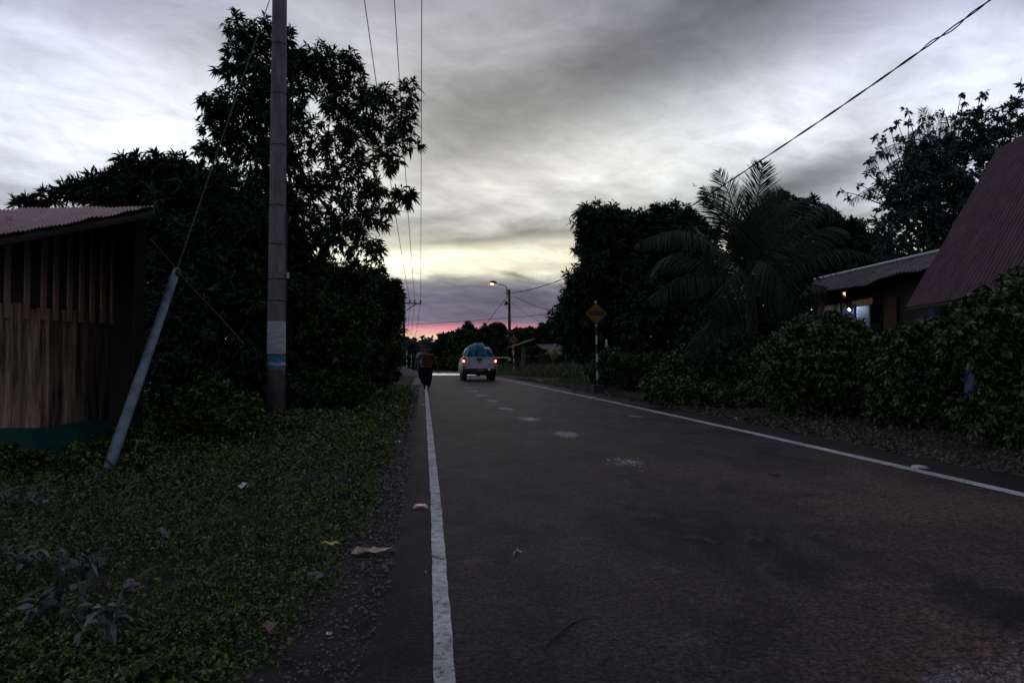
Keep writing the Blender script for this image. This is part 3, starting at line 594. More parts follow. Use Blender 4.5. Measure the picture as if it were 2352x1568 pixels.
mb = MB(); e = wires_near[2]-pb; e[2] = zc; mb.tube([(0-.2, 0, zc), tuple(e+np.array([.25, 0, 0]))], .05, 6); mb; mb.build('crossarm', M['steel'], pole)
def insul(mb, p, s=1.0):
    prof = [(0, .018), (.04, .018), (.05, .05), (.09, .055), (.10, .03), (.13, .045), (.16, .045), (.19, .02)]
    mb.tube([(p[0], p[1], p[2]+a*s) for a, b in prof], [b*s for a, b in prof], 10)
for w in wires_near:
    mb = MB(); insul(mb, (w-pb)-np.array([0, 0, .2])); mb.build('insulator', M['steel'], pole, smooth=True)
# far power pole with side arm
DF = 78.0
fb = at(927.7, 827, DF); fb[2] = 0
fp = empty('power_pole', fb, 'thin dark power pole with a side arm of three insulators, far left', 'utility pole')
fz = lambda y: CH+(827-y)/1568*DF
MB().tube([(0, 0, -.1), (0, 0, fz(690))], [.17, .12], 10).build('shaft', M['steel'], fp, smooth=True)
ex = (966.5-927.7)/1568*DF
MB().tube([(-.1, 0, fz(695.5)), (ex+.05, 0, fz(696.5))], .075, 6).tube([(.05, 0, fz(715)), (ex*.72, 0, fz(697))], .05, 6).build('crossarm', M['steel'], fp)
far_pts = []
for x in (940.5, 951.8, 965.5):
    px = (x-927.7)/1568*DF; mb = MB(); insul(mb, (px, 0, fz(695)), 1.9); mb.build('insulator', M['steel'], fp, smooth=True); far_pts.append(fb+np.array([px, 0, fz(695)+.36]))
def sagline(a, b, sag, n=24):
    t = np.linspace(0, 1, n)[:, None]; P = a+(b-a)*t; P[:, 2] -= (4*t*(1-t))[:, 0]*sag; return P
def wire(label, P, r, name='power_line', group=None):
    mb = MB().tube(P, r, 5); o = mb.build(name, M['wire'], smooth=True); return tag(o, label, 'power line', group)
for i, w in enumerate(('leftmost', 'middle', 'rightmost, nearly upright')):
    P = sagline(wires_near[i], far_pts[i], .55); wire(f'{w} of the three overhead wires running to the far power pole', P, np.linspace(.011, .022, 24), group='overhead wires to the far power pole')
    q = at((941.5, 949, 958)[i]-6, (765, 770, 775)[i], 150); wire(f'faint wire beyond the far power pole, {("left", "middle", "right")[i]} of three', sagline(far_pts[i], q, .8, 14), .024, group='wires beyond the far power pole')
wire('long dark wire crossing low over the pink sky from the far pole', np.array([at(925, 747, 77.8), at(1000, 741.5, 74), at(1100, 735, 70), at(1200, 727, 66), at(1280, 719, 63), at(1330, 713, 60)]), .024)
wire('faint sagging wire against the pale skyline right of the far pole', np.array([at(930, 765, 78), at(960, 772, 80), at(1000, 776, 82), at(1035, 776, 84)]), .016)

# street lamp
DL = 62.0
lb = at(1169.5, 827, DL); lb[2] = 0
sp_ = empty('street_lamp', lb, 'dark street lamp pole with a lit amber lamp on a curved arm', 'street lamp')
lz = lambda y: CH+(827-y)/1568*DL; lxx = lambda x: (x-1169.5)/1568*DL
MB().tube([(.06, 0, -.1), (0, 0, lz(665))], [.17, .11], 12).build('pole', M['steel'], sp_, smooth=True)
MB().tube([(lxx(1164.5), 0, lz(680)), (lxx(1164.2), 0, lz(664)), (lxx(1163), 0, lz(658.5)), (lxx(1159), 0, lz(655.5)), (lxx(1148), 0, lz(653.5)), (lxx(1139), 0, lz(652))], .038, 8).build('arm', M['steel'], sp_, smooth=True)
mb = MB()
for y in (668, 673): mb.box((lxx(1167), 0, lz(y)), (.36, .2, .07))
mb.build('bracket', M['steel'], sp_)
hx0, hx1 = lxx(1124), lxx(1141)
mb = MB(); P = [(hx0+(hx1-hx0)*t, 0, lz(649)+(.03*math.sin(math.pi*t))+.0) for t in np.linspace(0, 1, 9)]; mb.tube(P, [.02, .10, .14, .155, .155, .14, .11, .09, .07], 12); mb.build('lamp_head', M['steel'], sp_, smooth=True)
M['amber'] = emis('amber_lamp', (1, .50, .10), 3.2)
mb = MB(); P = [(hx0+.03+(hx1-hx0)*.6*t, 0, lz(651)) for t in np.linspace(0, 1, 8)]; mb.tube(P, [.02, .085, .125, .135, .135, .12, .09, .03], 12); mb.build('lamp_glass', M['amber'], sp_, smooth=True)
def plight(name, loc, e, c, r=.05):
    l = bpy.data.lights.new(name, 'POINT'); l.energy = e; l.color = c; l.shadow_soft_size = r; o = bpy.data.objects.new(name, l); COL.objects.link(o); o.location = Vector([float(q) for q in loc]); return o
plight('street_lamp_light', lb+np.array([hx0+.25, 0, lz(651)-.2]), 60, (1, .6, .2))
hs = tag(MB().tube([(lxx(1171)+.0, -.15, lz(698)), (lxx(1166), -.15, lz(696.8)), (lxx(1164.5), -.16, lz(696.6)), (lxx(1160.3), -.2, lz(696))], [.05, .07, .13, .24], 14).tube([(lxx(1161.5), -.18, lz(696.2)), (lxx(1160.4), -.2, lz(696.2))], [.03, .05], 8).build('horn_loudspeaker', M['steel'], loc=lb, smooth=True), 'horn loudspeaker fixed to the street lamp pole', 'loudspeaker')
# cables at the street lamp
cp = [(1173, 673, 62), (1200, 669, 59), (1240, 659.5, 55), (1283, 645, 51), (1320, 629, 47.5), (1380, 600, 42), (1440, 566, 37), (1510, 524, 32.5), (1580, 478, 28.5), (1660, 427, 25), (1750, 367, 22), (1860, 294, 19.3), (1970, 219, 17.2), (2080, 142, 15.4), (2180, 70, 14), (2275, 0, 13), (2370, -72, 12)]
P0 = np.array([at(*p) for p in cp]); tt = np.linspace(0, len(P0)-1, 420); P = np.stack([np.interp(tt, np.arange(len(P0)), P0[:, i]) for i in range(3)], 1)
ker = np.ones(31)/31; Pp = np.pad(P, ((15, 15), (0, 0)), 'edge'); Pp[:15] = 2*P[0]-P[15:0:-1]; Pp[-15:] = 2*P[-1]-P[-2:-17:-1]; P = np.stack([np.convolve(Pp[:, i], ker, 'valid') for i in range(3)], 1)
ph = np.linspace(0, 95, len(P)); off = np.stack([np.cos(ph), 0*ph, np.sin(ph)], 1)
dd = np.linalg.norm(P-CAM, axis=1); rad = np.interp(dd, [12, 60], [.013, .022])
loose = 1+2.6*np.exp(-((np.arange(len(P))-365)/14.0)**2)
mb = MB().tube(P+off*rad[:, None]*.9, rad, 6).tube(P-off*(rad*.9*loose)[:, None], rad*.9, 6); tag(mb.build('overhead_cable', M['wire'], smooth=True), 'thick twisted overhead cable slanting from the top right down to the street lamp', 'cable')
wire('guy wire dropping left from the street lamp pole top', np.array([at(1166, 680, 62), at(1140, 713, 66), at(1114, 748, 70)]), .026, 'guy_wire')
wire('thin wire sagging right from the street lamp toward the square topped tree', np.array([at(1178, 680, 62), at(1200, 690, 61), at(1235, 705, 60), at(1280, 714, 59)]), .02)
wire('fainter wire slanting down right from the lamp pole to the skyline', np.array([at(1175, 695, 62), at(1205, 718, 66), at(1245, 742, 70)]), .014)

# guy wire and its guard on the left bank
ga = at(243, 1082, 6.9); ga[2] = gz(ga[0], ga[1]); gt = at(633, 8, D0)-np.array([.1, .1, 0])
def param(y):
    lo, hi = 0, 1
    for _ in range(40):
        m = (lo+hi)/2; p = ga+(gt-ga)*m-CAM; py = 784-1568*np.dot(p, UPV)/np.dot(p, FWD)
        if py > y: lo = m
        else: hi = m
    return ga+(gt-ga)*lo
g_top = param(620)
tag(MB().tube([ga, param(700), param(300), gt], [.008, .008, .008, .009], 6).build('guy_wire', M['wire'], smooth=True), 'steel guy wire rising from the leaning guard to the concrete pole', 'cable')
dr = (g_top-ga)/np.linalg.norm(g_top-ga)
gd = empty('guy_guard', ga, 'leaning bluish metal guard tube around the foot of the guy wire', 'cable guard')
L_ = np.linalg.norm(g_top-ga)
mb = MB(); k = 14; V = []; side = nrm(np.cross(dr, np.array([0, 1., 0]))); bk = np.cross(dr, side)
if bk[1] < 0: bk = -bk
for s in np.linspace(-.02, 1, 14):
    for j in range(k+1):
        t = math.pi*(j/k)*1.25-.4; r = .056-.006*s
        V.append(dr*L_*s+side*r*math.cos(t)-bk*r*math.sin(t))
mb.add(V, [(i*(k+1)+j, i*(k+1)+j+1, (i+1)*(k+1)+j+1, (i+1)*(k+1)+j) for i in range(13) for j in range(k)])
o = mb.build('guard_channel', M['guard'], gd, smooth=True); m_ = o.modifiers.new('thickness', 'SOLIDIFY'); m_.thickness = .006
MB().tube([dr*(L_-.03)-side*.035-bk*.02, dr*(L_-.13)-side*.035-bk*.02], .035, 10).build('clamp', M['steel'], gd, bevel=.005)
tag(MB().tube([at(345, 548, 9.5), at(395, 606, 9), at(430, 650, 8.8), at(500, 722, 8.5), at(560, 790, 8.3)], .009, 5).build('stay_wire', mat('rusty_wire', (.035, .018, .018), .9)), 'thin rusty wire crossing behind the top of the guard', 'cable')

# ------------------------------------------------------------------ left plank shed
WA = at(0, 1000, 8.0); WB = at(240, 975, 9.35); WA[2] = WB[2] = 0
u = nrm(WB-WA); nn = np.array([-u[1], u[0], 0]);
if np.dot(nn, CAM-WA) > 0: nn = -nn     # nn points away from the viewer
shed = empty('plank_shed', (WA[0], WA[1], 0), 'dark plank shed with a pink corrugated roof, far left', 'shed')
def wloc(px, py, off=0.0):
    p = hit(px, py, WA+nn*off, nn); return p
def rel(p): return np.array(p)-np.array([WA[0], WA[1], 0])
zt, zb = 1.77, .20
umax = np.dot(wloc(300, 900)-WA, u); umin = -4.0
mb = MB(); x = umin; Mx = np.stack([u, nn, [0, 0, 1]], 1)
while x < umax:
    w = random.uniform(.10, .19); t = zt+random.uniform(-.05, .03); c = u*(x+w/2)+np.array([0, 0, (t+zb)/2])+nn*random.uniform(0, .025)
    mb.box(c, (w-.006, .02, t-zb), Mx); x += w
mb.build('plank_wall', M['plank'], shed)
mb = MB()
for px in (12, 57, 96, 124, 156, 183, 208, 232, 255, -30, -80, -130):
    a = np.dot(wloc(px, 690)-WA, u); mb.box(u*a-nn*.03+np.array([0, 0, 2.2]), (.058, .03, 1.2), Mx)
mb.build('slats', M['slat'], shed)

mb = MB(); mb.box(u*(umax-.05)+nn*.03+np.array([0, 0, 1.35]), (.1, .1, 2.7), Mx); mb.box(u*((umin+umax)/2)+nn*.08+np.array([0, 0, zt-.02]), (umax-umin, .06, .08), Mx); mb.build('frame', M['dark_wood'], shed)
A0 = at(348, 477, 7.6); A1 = at(-420, 612, 6.3); B0 = at(352, 473.5, 9.6); B1 = at(-420, 486, 9.6)
def roofpt(a, b):
    p = (A0*(1-a)+A1*a)*(1-b)+(B0*(1-a)+B1*a)*b; p = p.copy(); w = .018*math.sin(a*2*math.pi*84); p[2] += w*.45+.02*h2(a*9, b*3); p[1] += (.05*h2(a*14, 2) if b == 0 else 0); return rel(p)
def bwf(a, b_): q_ = roofpt(.02+.97*a, .95); q_[2] = -.3+(q_[2]-.03+.3)*b_; return q_
MB().grid(50, 4, bwf).build('back_wall', M['dark_wood'], shed)
def swf(a, b_): q_ = roofpt(.055, .10+.85*a); q_[2] = -.3+(q_[2]-.03+.3)*b_; return q_
MB().grid(8, 4, swf).build('side_wall', M['dark_wood'], shed)
o = MB().grid(700, 14, roofpt).build('roof', M['roof_left'], shed, smooth=True)
mb = MB().tube([rel(A0)+[0, .1, -.05], rel(A1)+[0, .1, -.05]], .04, 6); mb.build('eave_beam', M['dark_wood'], shed)
def netf(a, b):
    p = WA+u*(umin+(umax+.1-umin)*a)-nn*(.05+.35*(1-b)**1.5+.03*math.sin(a*60+b*3)*(1-b)); z = -.3+(.29+.3+.02*math.sin(a*31))*b; return (p[0], p[1], z)
tag(MB().grid(140, 8, netf).build('green_netting', M['green_tarp'], smooth=True), 'green netting hung along the foot of the plank shed wall', 'netting')

# ------------------------------------------------------------------ right hand houses
def frame_of(E0, E1):
    u = E1-E0; L_ = np.linalg.norm(u[:2]); u = nrm(np.array([u[0], u[1], 0])); n = np.array([u[1], -u[0], 0])
    if np.dot(n, E0-CAM) < 0: n = -n
    return u, n, L_
# low house with the lit opening
E0 = atz(1836, 683, 3.1); E1 = atz(2118, 617, 3.1); hu, hn, hl = frame_of(E0, E1)
R0 = at(1872, 644, 23.4); R1 = at(2142, 583.5, 17.2)
O = np.array([E0[0], E0[1], 0]); house = empty('low_house', O, 'low house under a patched grey metal roof with a lit opening', 'house'); Mh = np.stack([hu, hn, [0, 0, 1]], 1)
E1x = E1+hu*2.5; R1x = R1+(R1-R0)/np.linalg.norm(R1-R0)*2.5
def rf(a, b):
    p = (E0*(1-a)+E1x*a)*(1-b)+(R0*(1-a)+R1x*a)*b; p = p.copy(); p[2] += .02*math.sin(a*2*math.pi*60)+.05*h2(a*8, b*2)*(1-b)-.10*math.exp(-((a-.45)/.05)**2)*(1-b)**2; return p-O
MB().grid(420, 12, rf).build('roof', M['roof_grey'], house, smooth=True)
rl = MB().tube([R0-O+[0, 0, .03], R1x-O+[0, 0, .03]], .06, 6); rl.build('ridge_cap', mat('pale_ridge', (.3, .34, .36), .4, .3), house)
def hbox(mb, px0, py0, px1, py1, off, th=.05):
    n = hn; P0 = E0+n*off; a = hit(px0, py0, P0, n); b = hit(px1, py1, P0, n); ua, ub = np.dot(a-O, hu), np.dot(b-O, hu)
    c = hu*((ua+ub)/2)+n*(off+th/2)+np.array([0, 0, (a[2]+b[2])/2]); mb.box(c, (abs(ub-ua), th, abs(a[2]-b[2])), Mh); return ua, ub, a[2], b[2]
off = .7
ua0, ub0 = -.3, hl+2.4
wz0 = hit(1938, 686, E0+hn*off, hn)[2]; wz1 = hit(1938, 670.5, E0+hn*off, hn)[2]
wa = np.dot(hit(1932, 677, E0+hn*off, hn)-O, hu); wb = np.dot(hit(1944, 677, E0+hn*off, hn)-O, hu)
mb = MB()
for (a, b, z0, z1) in [(ua0, wa, wz0, 3.25), (wb, ub0, wz0, 3.25), (wa, wb, wz1, 3.25), (ua0, ub0, wz0-.12, wz0)]:
    mb.box(hu*(a+b)/2+hn*off+np.array([0, 0, (z0+z1)/2]), (b-a, .05, z1-z0), Mh)
ya = np.dot(hit(2030, 700, E0+hn*off, hn)-O, hu); yb = np.dot(hit(1890, 700, E0+hn*off, hn)-O, hu)
mb.box(hu*(ya+ub0)/2+hn*off+np.array([0, 0, (wz0-.12)/2]), (ub0-ya, .05, wz0-.12), Mh); mb.box(hu*(ua0+yb)/2+hn*off+np.array([0, 0, (wz0-.12)/2]), (yb-ua0, .05, wz0-.12), Mh)
mb.build('front_wall', M['dark_wood'], house)
MB().box(hu*(wa+wb)/2+hn*(off+.06)+np.array([0, 0, (wz0+wz1)/2]), (wb-wa+.02, .01, wz1-wz0+.02), Mh).build('lit_window', emis('lit_opening', (1, .75, .38), 1.0), house)
mb = MB(); hbox(mb, 1893, 686, 2000, 699, off+1.0, .05); mb.build('cream_board', M['cream'], house)
mb = MB(); a_ = hbox(mb, 1922, 700, 1996, 790, off+1.6, .05); mb.build('inner_wall', mat('blue_sheet', (.16, .21, .30), .6, var=.4, scale=3, stretch=(5, 5, .5)), house)
mb = MB(); hbox(mb, 1929, 697, 1932, 760, off+.3, .06); mb.build('porch_post', M['black_paint'], house); mb = MB(); hbox(mb, 1961, 700, 1963.5, 760, off+.3, .05); mb.build('porch_post', M['black_paint'], house)
mb = MB(); hbox(mb, 2034, 684, 2059, 800, off-.12, .04); mb.build('orange_door', M['orange_wood'], house)
lp = hit(1951.5, 710.5, E0+hn*(off+1.35), hn)
lo = MB(); lo.tube([(0, 0, -.05), (0, 0, -.03), (0, 0, .03), (0, 0, .05)], [.012, .035, .035, .015], 12); tag(lo.build('porch_bulb', emis('led_bulb', (.75, .85, 1), 60), loc=lp, smooth=True), 'bright bluish bulb glowing under the eave of the low house', 'lamp')
plight('bulb_light', lp-hn*.05, 4, (.6, .75, 1), .06)
bl = hit(1864, 711.5, E0+hn*.3, hn); tag(MB().tube([(0, 0, -.02), (0, 0, 0), (0, 0, .02)], [.006, .024, .006], 10).build('indicator_light', emis('blue_dot', (.45, .4, 1), 6), loc=bl, smooth=True), 'tiny violet blue light left of the lit opening', 'lamp')
plight('window_light', hit(1945, 688, E0+hn*(off+.55), hn)-np.array([0, 0, .0]), .9, (1, .75, .4), .03)
# steep red roofed house
E0 = atz(2082, 706, 2.15); E1 = atz(2352, 663, 2.15); q, n2, l2 = frame_of(E0, E1); E1 = E0+q*(l2+6)
T0 = at(2292, 342, E0 @ FWD*1.0+.2); T1 = at(2352, 326, 12.6); T1 = T0+q*(l2+6); T0 = T0.copy()
O = np.array([E0[0], E0[1], 0]); rh = empty('red_roofed_house', O, 'house with a steep dark red corrugated roof, right edge', 'house'); Mr = np.stack([q, n2, [0, 0, 1]], 1)
nrm_r = nrm(np.cross(E1-E0, T0-E0)); nrm_r = nrm_r if np.dot(nrm_r, CAM-E0) > 0 else -nrm_r
NR = 78
def rr2(a, b):
    e = E0*(1-a)+E1*a; t = T0*(1-a)+T1*a; p = e*(1-b)+t*b; return p+nrm_r*(.045*max(-.35, min(.5, 1.1*math.sin(a*2*math.pi*NR)))+.012*h2(a*9, b*4)-(.008 if int(b*4) % 2 else 0))-O
MB().grid(NR*8+1, 18, rr2).build('roof', M['roof_red'], rh, smooth=True)
back0 = 2*T0-E0; back0[2] = E0[2]
def rr3(a, b):
    e = T0*(1-a)+T1*a; t = back0+q*(l2+6)*a; return e*(1-b)+t*b-O
MB().grid(3, 3, rr3).build('rear_roof', M['roof_red'], rh)
wi = .45
mb = MB(); mb.box(q*(l2+6)/2+n2*wi+np.array([0, 0, 1.05]), (l2+6, .06, 2.1), Mr); mb.build('front_wall', M['blue_wall'], rh)
P3 = [E0-O+n2*wi+q*.3, back0-O-n2*wi+q*.3, T0-O+q*.3-np.array([0, 0, .5])]
mb = MB(); b1, b2 = P3[0].copy(), P3[1].copy(); b1[2] = b2[2] = 0; mb.add([b1, b2, P3[1], P3[2], P3[0]], [(0, 1, 2, 3, 4)]); mb.build('gable_wall', M['dark_wood'], rh)
mb = MB().tube([E0-O+n2*.04-[0, 0, .05], E1-O+n2*.04-[0, 0, .05]], .04, 6); mb.build('eave_beam', M['dark_wood'], rh)
mb = MB(); mb.tube([E0-O-q*1.0+n2*.8-[0, 0, 2.1], E0-O-q*1.0+n2*.8+[0, 0, -.1]], .05, 6); 
mb.box(-q*.75+n2*.9+np.array([0, 0, 1.0]), (1.5, .04, 2.0), Mr); mb.build('side_screen', M['blue_wall'], rh)
tp = at(2262, 880, 10.0)
def tf(a, b): p = at(2215+a*85, 820+b*140, 10.15+.05*math.sin(a*9+b*4)); return p
tag(MB().grid(14, 14, tf).build('blue_tarpaulin', mat('dark_blue_tarp', (.03, .05, .12), .5, c2=(.05, .08, .18)), smooth=True), 'dark blue tarpaulin glimpsed through a gap in the hedge', 'tarpaulin')

# open gable shed and long lean-to far right of the road
def facing(px, d, label, name='open_shed', cat='shed'):
    b = at(px, 827, d); b[2] = 0; return empty(name, b, label, cat), b
DS = 58.0; sx = lambda x: (x-1231)/1568*DS; sz = lambda y: CH+(827-y)/1568*DS
sh, shb = facing(1231, DS, 'open shed with a dark thin gable roof on posts across the road')
mb = MB()
for (x0, y0, x1, y1) in [(1178, 795.5, 1231, 777.5), (1231, 777.5, 1280, 792.5)]:
    V = [(sx(x0), -.2, sz(y0)), (sx(x1), -.2, sz(y1)), (sx(x1), 5, sz(y1)), (sx(x0), 5, sz(y0))]; V += [(v[0], v[1], v[2]-.07) for v in V]; mb.add(V, [(0, 1, 2, 3), (7, 6, 5, 4), (0, 4, 5, 1), (1, 5, 6, 2), (2, 6, 7, 3), (3, 7, 4, 0)])
mb.build('roof', mat('shed_roof', (.012, .011, .011), .8, c2=(.035, .03, .033), spec=.15), sh)
mb = MB().box((sx(1229), .1, sz(796.5)), (sx(1277)-sx(1182), .1, .1)); mb.build('tie_beam', M['dark_wood'], sh)
for x in (1200, 1205, 1245, 1273): MB().box((sx(x), .1, sz(798)/2-.05), (.13, .13, sz(798)+.1)).build('post', mat('grey_post', (.10, .09, .085), .9), sh)
for x in (1190, 1262): MB().box((sx(x), 4.6, sz(798)/2-.05), (.13, .13, sz(798)+.1)).build('post', M['dark_wood'], sh)
MB().box((0, 4.8, .7), (3.2, .06, 1.4)).build('rear_panel', M['dark_wood'], sh)
MB().box((sx(1192), 1.2, .75), (sx(1202)-sx(1180), .05, 1.5)).build('side_panel', M['dark_wood'], sh)
DS = 54.0; sx = lambda x: (x-1310)/1568*DS
sh2, b2 = facing(1310, DS, 'long low lean-to with a dull purplish metal roof behind the small palm')
V = [(sx(1248), 0, sz(801)), (sx(1385), 0, sz(808)), (sx(1395), 4.5, sz(788)), (sx(1248), 4.5, sz(785))]; V = [(a, b, c) for a, b, c in V]; V += [(a, b, c-.06) for a, b, c in V]
MB().add(V, [(0, 1, 2, 3), (7, 6, 5, 4), (0, 4, 5, 1), (1, 5, 6, 2), (2, 6, 7, 3), (3, 7, 4, 0)]).build('roof', mat('lean_to_roof', (.03, .027, .032), .8, c2=(.055, .048, .057), scale=1.5, spec=.15), sh2)
MB().box((sx(1318), 3, .85), (sx(1385)-sx(1250), .06, 1.7)).build('rear_wall', M['dark_wood'], sh2)
for x in (1300, 1340, 1362): MB().box((sx(x), .2, .9), (.1, .1, 1.8)).build('post', M['dark_wood'], sh2)
# stake fence
for i, (x, y0, d) in enumerate([(1335, 800, 41), (1340, 798, 40), (1351, 797, 38), (1356, 802, 37.5), (1316, 803, 44)]):
    b = at(x, 827, d); b[2] = 0; h = CH+(827-y0)/1568*d
    tag(MB().tube([(0, 0, -.1), (.03, 0, h/2), (.02*(i-2), 0, h)], [.04, .035, .03], 7).build('fence_stake', mat('stake_wood', (.12, .11, .09), .9) if i == 0 else bpy.data.materials['stake_wood'], loc=b), ['thin stake nearest the striped sign post', 'pale stake second from the sign', 'upright stake in the middle of the row', 'short stake beside the middle stake', 'lone stake nearest the small palm'][[2, 1, 3, 0, 4][i]], 'stake', 'wooden stakes between the lean-to and the sign')
# pale rail behind the pickup
b = at(1165, 827, 66); b[2] = 0; rl = empty('rail_fence', b, 'low pale rail fence just right of the pickup, far off', 'fence')
MB().box((0, 0, 1.36), (2.6, .05, .12)).build('rail', M['pale_paint'], rl)
for x in (-1.2, 0, 1.2): MB().box((x, .05, .65), (.08, .08, 1.3)).build('post', M['dark_wood'], rl)

# ------------------------------------------------------------------ signs and posts
def striped_post(parent, segs, d, pz0, lean=0, r=.034, top=None):
    """segs: (py_top, py_bottom, white?)"""
    for (y0, y1, w) in segs:
        z0, z1 = CH+(827-y1)/1568*d-pz0, CH+(827-y0)/1568*d-pz0
        MB().tube([(lean*z0, 0, z0), (lean*z1, 0, z1)], r, 12).build('white_stripe' if w else 'black_stripe', M['pale_paint'] if w else M['black_paint'], parent, smooth=False)
M['sign'] = mat('amber_sign_sheet', (.16, .072, .008), .6, var=.15, scale=5)
M['black_symbol'] = mat('black_symbol', (.01, .01, .011), .6)
def sign(label, px, cy, hd, d, segs, lean, z0, extra=False, rz=0):
    b = at(px, 827, d); b[2] = z0; o = empty('road_sign', b, label, 'road sign', rz=rz)
    striped_post(o, segs, d, z0, lean); cz = CH+(827-cy)/1568*d-z0; cx = lean*cz; s = hd
    def poly(pts, y, t, m, name):
        mb = MB(); n = len(pts); V = [(cx+p[0]*s, y, cz+p[1]*s) for p in pts]+[(cx+p[0]*s, y+t, cz+p[1]*s) for p in pts]
        mb.add(V, [tuple(range(n)), tuple(range(2*n-1, n-1, -1))]+[(i, (i+1) % n, n+(i+1) % n, n+i) for i in range(n)]); mb.build(name, m, o)
    poly([(0, 1), (1, 0), (0, -1), (-1, 0)], -.045, .006, M['sign'], 'panel')
    for k in range(4):
        a = [(0, .94), (.94, 0), (0, -.94), (-.94, 0)]; c = [(0, .90), (.90, 0), (0, -.90), (-.90, 0)]; j = (k+1) % 4
        poly([a[k], a[j], c[j], c[k]], -.048, .002, M['black_symbol'], 'border')
    poly([(-.66, -.13), (-.68, .14), (-.60, .18), (-.40, .19), (-.28, .25), (-.15, .33), (0, .34), (.15, .32), (.30, .22), (.42, .19), (.64, .17), (.72, .12), (.70, -.13)], -.049, .003, M['black_symbol'], 'hump_symbol')
    if extra: poly([(-.16, -.45), (0, -.36), (.16, -.45), (.2, -.62), (0, -.76), (-.2, -.62)], -.049, .003, M['black_symbol'], 'lower_mark')
    return o, b
sg, sgb = sign('nearer amber diamond speed bump sign on a striped post with a block base', 1372.6, 720.6, .376, 22.7,
     [(691, 749, 1), (749, 770.3, 0), (770.3, 790.5, 1), (790.5, 811.5, 0), (811.5, 830.7, 1), (830.7, 851.5, 0), (851.5, 871.5, 1), (871.5, 888, 0)], -.0165*1.2, 0)
MB().box((0, 0, .14), (.37, .37, .29)).build('base_block', mat('dark_block', (.022, .02, .02), .9), sg, bevel=.012)
sign('farther amber diamond bump sign with a small mark below, near the street lamp', 1180.3, 780.8, .372, 53,
     [(769, 793, 1), (793, 804.5, 0), (804.5, 813.5, 1), (813.5, 822.5, 0), (822.5, 832, 1), (832, 841.5, 0), (841.5, 850.5, 1), (850.5, 860, 0)], -.01, 0, True)
G4 = 'striped posts by the side track'
def stpost(label, px, segs, d, r=.05):
    b = at(px, 827, d); b[2] = 0; o = empty('striped_post', b, label, 'post', G4); striped_post(o, segs, d, 0, 0, r)
stpost('tallest striped post, beside the leafy tree and gravel pile', 912.3, [(772, 799, 1), (799, 806, 0), (806, 816, 1), (816, 825, 0), (825, 835.5, 1), (835.5, 844, 0), (844, 852.5, 1), (852.5, 856, 0)], 60, .055)
stpost('striped post between the power pole and the walkers', 934.3, [(805, 816.5, 1), (816.5, 826, 0), (826, 832, 1), (832, 838, 0), (838, 843, 1), (843, 852, 0)], 68, .045)
stpost('shortest striped post, nearest the walkers', 944.6, [(815, 823.5, 1), (823.5, 828, 0), (828, 833, 1), (833, 838, 0), (838, 843, 1), (843, 847, 0), (847, 853, 1)], 64, .035)
b = at(1393, 827, 28); b[2] = 0; tag(MB().tube([(0, 0, -.1), (0, 0, 1.96)], .045, 10).build('white_post', M['pale_paint'], loc=b), 'white post half hidden in leaves behind the near sign', 'post')
mb = MB()
V = []
for i in range(14):
    t = i/13; p = at(1176.6+1.2*math.sin(t*9), 796+22*t, 52.8); V += [p, p+np.array([.05+.02*math.sin(i*2), .02, 0])]
mb.add(V, [(2*i, 2*i+1, 2*i+3, 2*i+2) for i in range(13)]); ob = mb.build('plastic_ribbon', mat('yellow_plastic', (.42, .36, .10), .4)); m_ = ob.modifiers.new('t', 'SOLIDIFY'); m_.thickness = .004
tag(ob, 'yellow plastic ribbon dangling from the farther sign', 'ribbon')
def rag(name, loc, s, m, seed, label, cat, group=None, flat=.45):
    r_ = random.Random(seed); bm = bmesh.new(); bmesh.ops.create_icosphere(bm, subdivisions=3, radius=1)
    ph = [r_.uniform(0, 6) for _ in range(6)]
    for v in bm.verts:
        c = v.co; k = 1+.28*math.sin(c.x*4+ph[0])*math.cos(c.y*3+ph[1])+.18*math.sin(c.z*6+c.x*5+ph[2])+.16*abs(math.sin(c.y*7+ph[3]+c.x*3))
        v.co = Vector((c.x*k*s[0], c.y*k*s[1], max(-.3, c.z)*k*s[2]))
    me = bpy.data.meshes.new(name); bm.to_mesh(me); bm.free(); me.materials.append(m); o = bpy.data.objects.new(name, me); COL.objects.link(o); o.location = Vector([float(q) for q in loc]); o.rotation_euler.z = r_.uniform(0, 3)
    return tag(o, label, cat, group)
rag('plastic_bag', at(1170, 826.5, 53), (.09, .08, .2), mat('amber_bag', (.38, .20, .04), .5), 3, 'amber plastic bag caught low beside the farther sign', 'bag')

# gravel pile
gp = at(924, 827, 44); gp[2] = 0
def gpf(a, b):
    x = (a-.5)*2.9; y = (b-.5)*4; r = math.hypot(x/1.45, y/2); k = max(0, 1-r); z = .78*k**.8+.05*h2(x*4, y*4)*min(1, k*4); return (x, y, z-.03)
tag(MB().grid(34, 34, gpf).build('gravel_pile', mat('gravel', (.05, .045, .042), .9, c2=(.12, .11, .105), scale=14, bump=1, bscale=30), loc=gp, smooth=True), 'low heap of grey gravel beside the tallest striped post', 'gravel pile')
# side track: pale trodden earth
V = [(*G(x, y)[:2], .0) for x, y in [(890, 885), (968, 885), (972, 868), (975, 859.5), (940, 858.5), (905, 866), (880, 874)]]; V = [(a, b, gz(a, b)+.03) for a, b, c in V]
tag(MB().add(V, [tuple(range(len(V)))]).build('side_track', mat('trodden_earth', (.05, .042, .036), .95, c2=(.11, .095, .08), scale=3, bump=.6, bscale=10)), kind='structure')

